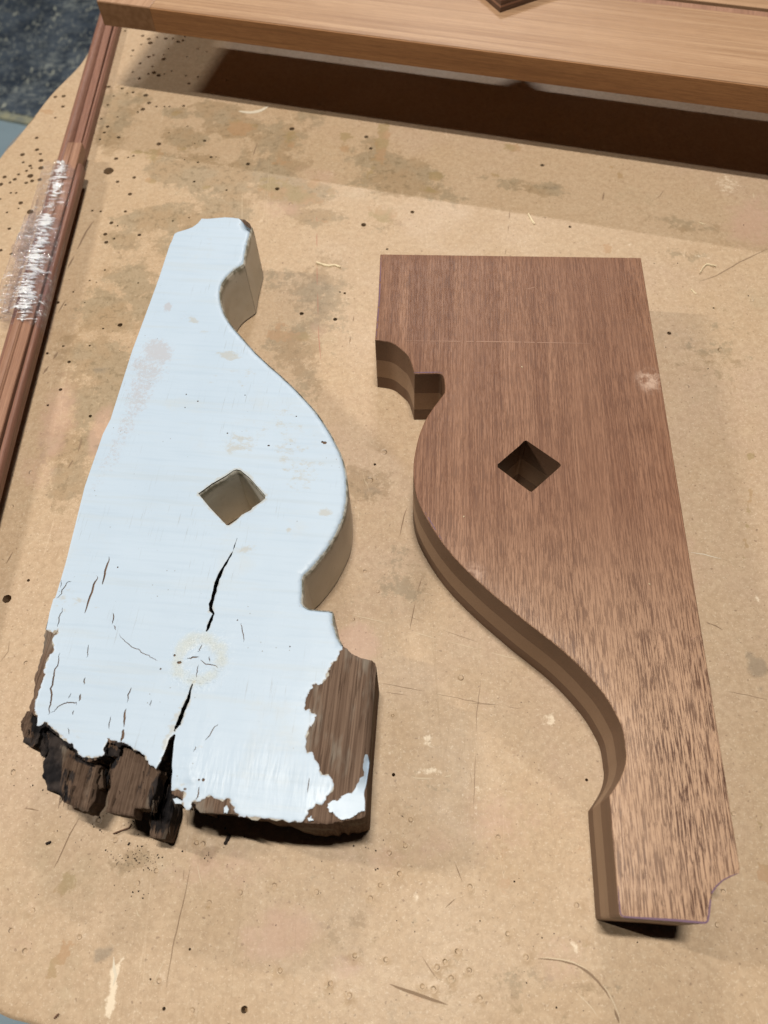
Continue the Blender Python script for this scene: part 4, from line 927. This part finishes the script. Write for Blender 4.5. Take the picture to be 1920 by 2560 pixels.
strip('moulding_strip', (274,100), (285,100), (204,359), (215,359), .010, .11, 1.29, profC, M_STRIP, 'thin lower strip on the right side of the bundle, running under the raised frame', False)
strip('moulding_strip', (163.6,365), (180.8,365), (13.6,863), (32.5,863), .0235, .10, U(172, 357, .0235)[1], profD, M_STRIP2, 'upper tan strip with a rounded edge, its cut end showing just above the plastic wrap', True)
strip('moulding_strip', (181,365), (201.6,365), (34,863), (65,863), .0228, .10, U(190, 357, .0228)[1], profE, M_STRIP2, 'upper tan flat strip with a fine raised bead, right of the rounded-edge one', False)
strip('moulding_strip', (193.5,412), (204,412), (67.8,863), (86.8,863), .021, .10, U(199, 410, .021)[1], profF, M_STRIP, 'slim rounded strip on the right of the bundle, ending lower than the others', True)

# clear stretch wrap round the bundle
t = NT('stretch_wrap')
cr = t.noise(t.map((60, 330, 60), rot=(0, 0, .12)), 1, 4, .65, .8)
nb = t.bump(t.math('ADD', cr, t.noise(None, 420, 3, .6)), 1.0, .0035)
gl = t.n.new('ShaderNodeBsdfGlossy'); gl.inputs['Color'].default_value = (.95, .97, 1, 1); gl.inputs['Roughness'].default_value = .10; t.l.new(nb, gl.inputs['Normal'])
df = t.n.new('ShaderNodeBsdfDiffuse'); df.inputs['Color'].default_value = (.6, .64, .7, 1)
tr = t.n.new('ShaderNodeBsdfTransparent'); tr.inputs['Color'].default_value = (.93, .92, .95, 1)
mx0 = t.n.new('ShaderNodeMixShader'); mx0.inputs[0].default_value = .12; t.l.new(gl.outputs[0], mx0.inputs[1]); t.l.new(df.outputs[0], mx0.inputs[2])
mx = t.n.new('ShaderNodeMixShader'); cs = t.attr('crease_glint')
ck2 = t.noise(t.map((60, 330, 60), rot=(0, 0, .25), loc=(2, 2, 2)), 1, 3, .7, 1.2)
gs = t.ramp(t.noise(t.map((170, 300, 200), loc=(8, 0, 0)), 1, 3, .7, 1.6), .68, .71, 0, .8)  # small glints painted as white specks
km0 = t.ramp(t.math('ADD', t.math('MULTIPLY', cs, .20), ck2), .62, .67, 0, .80)  # white streaks: crease whitening, with lamp glints painted into the colour
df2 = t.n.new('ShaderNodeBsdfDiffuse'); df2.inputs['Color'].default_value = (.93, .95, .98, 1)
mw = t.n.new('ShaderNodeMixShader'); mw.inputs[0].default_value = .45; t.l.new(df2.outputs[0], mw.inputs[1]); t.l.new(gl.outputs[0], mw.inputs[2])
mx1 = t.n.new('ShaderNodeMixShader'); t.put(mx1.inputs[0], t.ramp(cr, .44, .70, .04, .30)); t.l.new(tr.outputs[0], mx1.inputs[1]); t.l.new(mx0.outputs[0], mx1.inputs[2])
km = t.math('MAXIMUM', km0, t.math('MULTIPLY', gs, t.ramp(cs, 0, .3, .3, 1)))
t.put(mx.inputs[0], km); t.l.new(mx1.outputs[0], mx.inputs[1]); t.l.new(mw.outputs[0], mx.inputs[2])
t.l.new(mx.outputs[0], t.out.inputs[0]); M_WRAP = t.m
def wrap(name, tw, hw, rows, cols, seed, lift):
    """tw: list of (row px, left px, right px of the bundle)"""
    V, F, C = [], [], []; r = random.Random(seed)
    for j in range(rows):
        v = j / (rows - 1); y = tw[0][0] + (tw[1][0] - tw[0][0]) * v
        l = tw[0][1] + (tw[1][1] - tw[0][1]) * v; rg = tw[0][2] + (tw[1][2] - tw[0][2]) * v
        a = Vector(U(l, y, .0)); b = Vector(U(rg, y, .021))
        jog = .003 * noise.noise(Vector((v * 9, 0, seed)))
        for i in range(cols):
            u = i / (cols - 1)
            p = a.lerp(b, min(1, u * 1.0))
            # cross-section taut over the strips
            pts = hw; k = 0
            while k < len(pts) - 2 and u > pts[k + 1][0]: k += 1
            f = (u - pts[k][0]) / (pts[k + 1][0] - pts[k][0]); h = pts[k][1] + (pts[k + 1][1] - pts[k][1]) * f
            crk = noise.noise(Vector((u * 7, v * 95, seed))) * .0009 + noise.noise(Vector((u * 26, v * 130, seed + 3))) * .0005
            ends = .002 * noise.noise(Vector((u * 14, v * 2, seed + 7))) * (1 if j in (0, rows - 1) else 0)
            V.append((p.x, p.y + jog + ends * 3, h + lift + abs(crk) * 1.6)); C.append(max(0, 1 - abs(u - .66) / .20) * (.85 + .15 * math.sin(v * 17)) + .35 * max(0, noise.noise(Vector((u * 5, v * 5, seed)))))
    for j in range(rows - 1):
        for i in range(cols - 1): F.append((j * cols + i, j * cols + i + 1, (j + 1) * cols + i + 1, (j + 1) * cols + i))
    return V, F, C
hw = [(0, .0030), (.10, .0120), (.20, .0155), (.42, .0150), (.47, .0235), (.56, .0250), (.62, .0246), (.80, .0238), (.86, .0228), (.93, .0226), (1.0, .0150)]
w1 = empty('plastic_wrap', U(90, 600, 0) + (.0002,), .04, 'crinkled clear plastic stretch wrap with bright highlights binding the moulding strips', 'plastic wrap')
V, F, CR = wrap('film', [(428, 112, 196), (822, 0, 104)], hw, 190, 60, 3, .0004); link('film', V, F, [M_WRAP], w1, attrs={'crease_glint': CR}, smooth=[True] * len(F))
V, F, CR = wrap('film', [(560, 68, 164), (800, -20, 108)], hw, 120, 60, 23, .0018); link('film', V, F, [M_WRAP], w1, attrs={'crease_glint': CR}, smooth=[True] * len(F))
# loose skirt of film on the bench and the torn tail
def sheet(px, z0, seed, name, amp=.003):
    P = US(px, z0); o_ = resample(rag(P, .0012, 2, seed, True), .002)
    return slab(name, o_, [], lambda Q, D: z0 + amp * abs(np.array([noise.noise(Vector((x * 120, y * 300, seed))) + .4 * noise.noise(Vector((x * 500, y * 700, seed))) for x, y in Q])), z0, .0018, [M_WRAP], w1)
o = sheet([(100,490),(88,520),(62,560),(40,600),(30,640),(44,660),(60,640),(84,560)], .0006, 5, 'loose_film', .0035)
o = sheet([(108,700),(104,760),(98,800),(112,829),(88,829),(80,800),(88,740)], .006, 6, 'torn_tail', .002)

# ==================================================================== SHAVINGS AND CRUMBS
M_CHARCH = plain('charred_chip', (.022, .016, .014), .8, .2); M_BROWNCH = plain('brown_splinter', (.12, .062, .038), .7, .2); M_SHAVE = plain('pale_shaving', (.66, .56, .38), .55, .3)
def sliver(name, px, wpx, h, mat, label, cat, curl=.0, seed=1):
    P = resample(smooth_line(US(px), 3), .0012, False); w_ = wpx * .0003; n = len(P); V, F = [], []; r = random.Random(seed)
    for i, (x, y) in enumerate(P):
        a = P[max(0, i - 1)]; b = P[min(n - 1, i + 1)]; dx, dy = b[0] - a[0], b[1] - a[1]; l = math.hypot(dx, dy) or 1
        t_ = i / (n - 1); ww = w_ * (.25 + .75 * math.sin(math.pi * (.08 + .84 * t_)) ** .6) * r.uniform(.8, 1.2); lift = curl * (2 * t_ - 1) ** 2
        nx, ny = -dy / l, dx / l; hh = h * r.uniform(.8, 1.15)
        V += [(x + nx * ww / 2, y + ny * ww / 2, .0002 + lift), (x + nx * ww * .3, y + ny * ww * .3, .0002 + lift + hh), (x - nx * ww * .25, y - ny * ww * .25, .0002 + lift + hh * .9), (x - nx * ww / 2, y - ny * ww / 2, .0002 + lift)]
    for i in range(n - 1):
        for k in range(4): F.append((i * 4 + k, i * 4 + (k + 1) % 4, (i + 1) * 4 + (k + 1) % 4, (i + 1) * 4 + k))
    F += [(3, 2, 1, 0), tuple(4 * (n - 1) + k for k in range(4))]
    c_ = P[n // 2]; o = link(name, V, F, [mat], None, own=(c_[0], c_[1], 0, 0)); tag(o, label, cat, 'loose bits of wood lying on the bench'); return o
sliver('splinter', [(576,2086),(569,2098),(562,2112)], 9, .0016, M_CHARCH, 'black pointed charred splinter below the bottom edge of the white bracket', 'splinter', .0, 1)
sliver('splinter', [(331,2060),(323,2070),(306,2076),(285,2085)], 4, .0014, M_BROWNCH, 'thin curved brown splinter below the rotten end of the white bracket', 'splinter', .001, 2)
sliver('wood_chip', [(128,2104),(121,2108),(116,2109)], 7, .0014, M_CHARCH, 'small black chip lying left of the curved brown splinter', 'wood chip', 0, 3)
sliver('wood_chip', [(325,2106),(320,2113)], 5, .0010, M_CHARCH, 'tiny black crumb just below the curved brown splinter', 'wood chip', 0, 4)
sliver('wood_chip', [(148,2534),(136,2546)], 5, .0010, M_BROWNCH, 'small reddish chip near the bottom left corner of the bench', 'wood chip', 0, 14)
sliver('shaving', [(791,658),(805,662),(822,665),(838,664),(852,670)], 7, .0011, M_SHAVE, 'longest cream wood shaving, between the two brackets near their tops', 'wood shaving', .0006, 5)
sliver('shaving', [(1320,536),(1326,546),(1336,562)], 6, .0010, M_SHAVE, 'cream shaving on the bench behind the mahogany bracket', 'wood shaving', .0005, 6)
sliver('shaving', [(1748,686),(1756,672),(1766,662),(1778,665),(1790,668)], 4, .0012, M_SHAVE, 'bent cream shaving right of the mahogany bracket top corner', 'wood shaving', .0008, 7)
sliver('shaving', [(1727,724),(1740,736)], 4, .0008, M_SHAVE, 'short cream sliver just below the bent shaving', 'wood shaving', 0, 8)
sliver('shaving', [(1745,557),(1762,562)], 3, .0007, M_SHAVE, 'tiny pale shaving on the right near the edge of the long shadow', 'wood shaving', 0, 9)
# crumbs of rot dust
V, F = [], []; r = random.Random(77)
def crumb(x, y, s):
    b = len(V); 
    for k in range(4): V.append((x + s * math.cos(k * 1.571 + r.random()), y + s * math.sin(k * 1.571 + r.random()), .0001))
    V.append((x, y, .0001 + s * .9)); F.extend([(b, b + 1, b + 4), (b + 1, b + 2, b + 4), (b + 2, b + 3, b + 4), (b + 3, b, b + 4)])
for cx, cy, sx, sy, n in ((325,2148,28,14,70),(375,2135,14,12,16),(380,2160,10,10,10),(230,2070,90,30,26),(450,2080,120,60,26),(900,2110,60,40,14),(130,1900,90,120,30),(343,2230,12,10,8),(520,2140,10,10,8),(960,1300,400,700,90),(900,2300,700,200,90),(600,420,400,160,60),(1700,800,180,300,30),(400,700,200,200,50)):
    for _ in range(n):
        x, y = U(r.gauss(cx, sx), r.gauss(cy, sy)); crumb(x, y, r.choice((.00022, .0003, .00042, .0007 if n < 40 else .0003)))
o = link('rot_crumbs', V, F, [M_CHARCH], None); tag(o, 'dark crumbs of rotten wood and dust scattered over the bench', 'crumbs', kind='stuff')
V, F = [], []
for cx, cy, sx, sy, n in ((960,1600,450,600,70),(900,2250,700,250,120),(1750,1500,120,700,40),(700,500,500,150,40)):
    for _ in range(n):
        x, y = U(r.gauss(cx, sx), r.gauss(cy, sy)); crumb(x, y, r.choice((.0002, .0003, .0004)))
o = link('sawdust', V, F, [M_SHAVE], None); tag(o, 'pale sawdust specks scattered over the bench', 'sawdust', kind='stuff')
o = None
for i, (x, y) in enumerate(((1305, 917), (1160, 1291), (1624, 1460))):
    V, F = [], []; a, b = U(x, y, T); 
    crumb(a, b, .0007); V = [(p[0], p[1], p[2] + T) for p in V]; o = link('dust_speck', V, F, [M_SHAVE], mb); tag(o, 'pale speck of dust on the upper face')

# fine charred fibres and splinters sticking out of the rotten end
V, F, CHR = [], [], []; r = random.Random(99)
def fibre(x, y, z, L, w_, dark, ang=0.):
    a = Vector(U(x, y, z)); d = Vector((-math.sin(.145 - ang), -math.cos(.145 - ang))); n_ = Vector((-d.y, d.x)); b = len(V); bend = r.uniform(-.0012, .0012)
    for t_, k in ((0, 1), (.4, .9), (.75, .6), (1, .12)):
        p = a + d * L * t_ + n_ * bend * t_ * t_
        for u, h in ((-.5, 0), (0, .6), (.5, 0), (0, -.6)): V.append((p.x + n_.x * w_ * k * u, p.y + n_.y * w_ * k * u, max(.0003, z + w_ * k * h - .002 * t_))); CHR.append(dark)
    for i in range(3):
        for k in range(4): F.append((b + i * 4 + k, b + i * 4 + (k + 1) % 4, b + i * 4 + 4 + (k + 1) % 4, b + i * 4 + 4 + k))
for (x0, x1, y0, y1, z0, z1, n, dk) in ((60,92,1795,1845,.040,.053,24,1.),(100,140,1830,1875,.030,.050,30,1.),(122,155,1880,1955,.030,.048,26,.9),(150,235,1880,2005,.040,.052,60,.5),(236,268,1900,1975,.02,.045,34,.9),
                                        (268,400,1900,2012,.046,.0575,70,.45),(372,430,1900,2070,.010,.035,50,.9),(384,430,1860,2000,.02,.045,30,1.),(430,500,1985,2010,.045,.056,16,.7),(140,170,1960,1990,.03,.046,12,.7),(395,425,1860,1960,.02,.045,6,1.)):
    for _ in range(n): fibre(r.uniform(x0, x1), r.uniform(y0, y1), r.uniform(z0, z1), r.uniform(.0025, .0075), r.uniform(.0003, .0009), dk * r.uniform(.3, 1.1), r.gauss(0, .12))
o = link('charred_fibres', V, F, [M_ROT], wb, attrs={'char': CHR}); tag(o, 'fine charred fibres hanging out of the rotten end', kind='stuff')
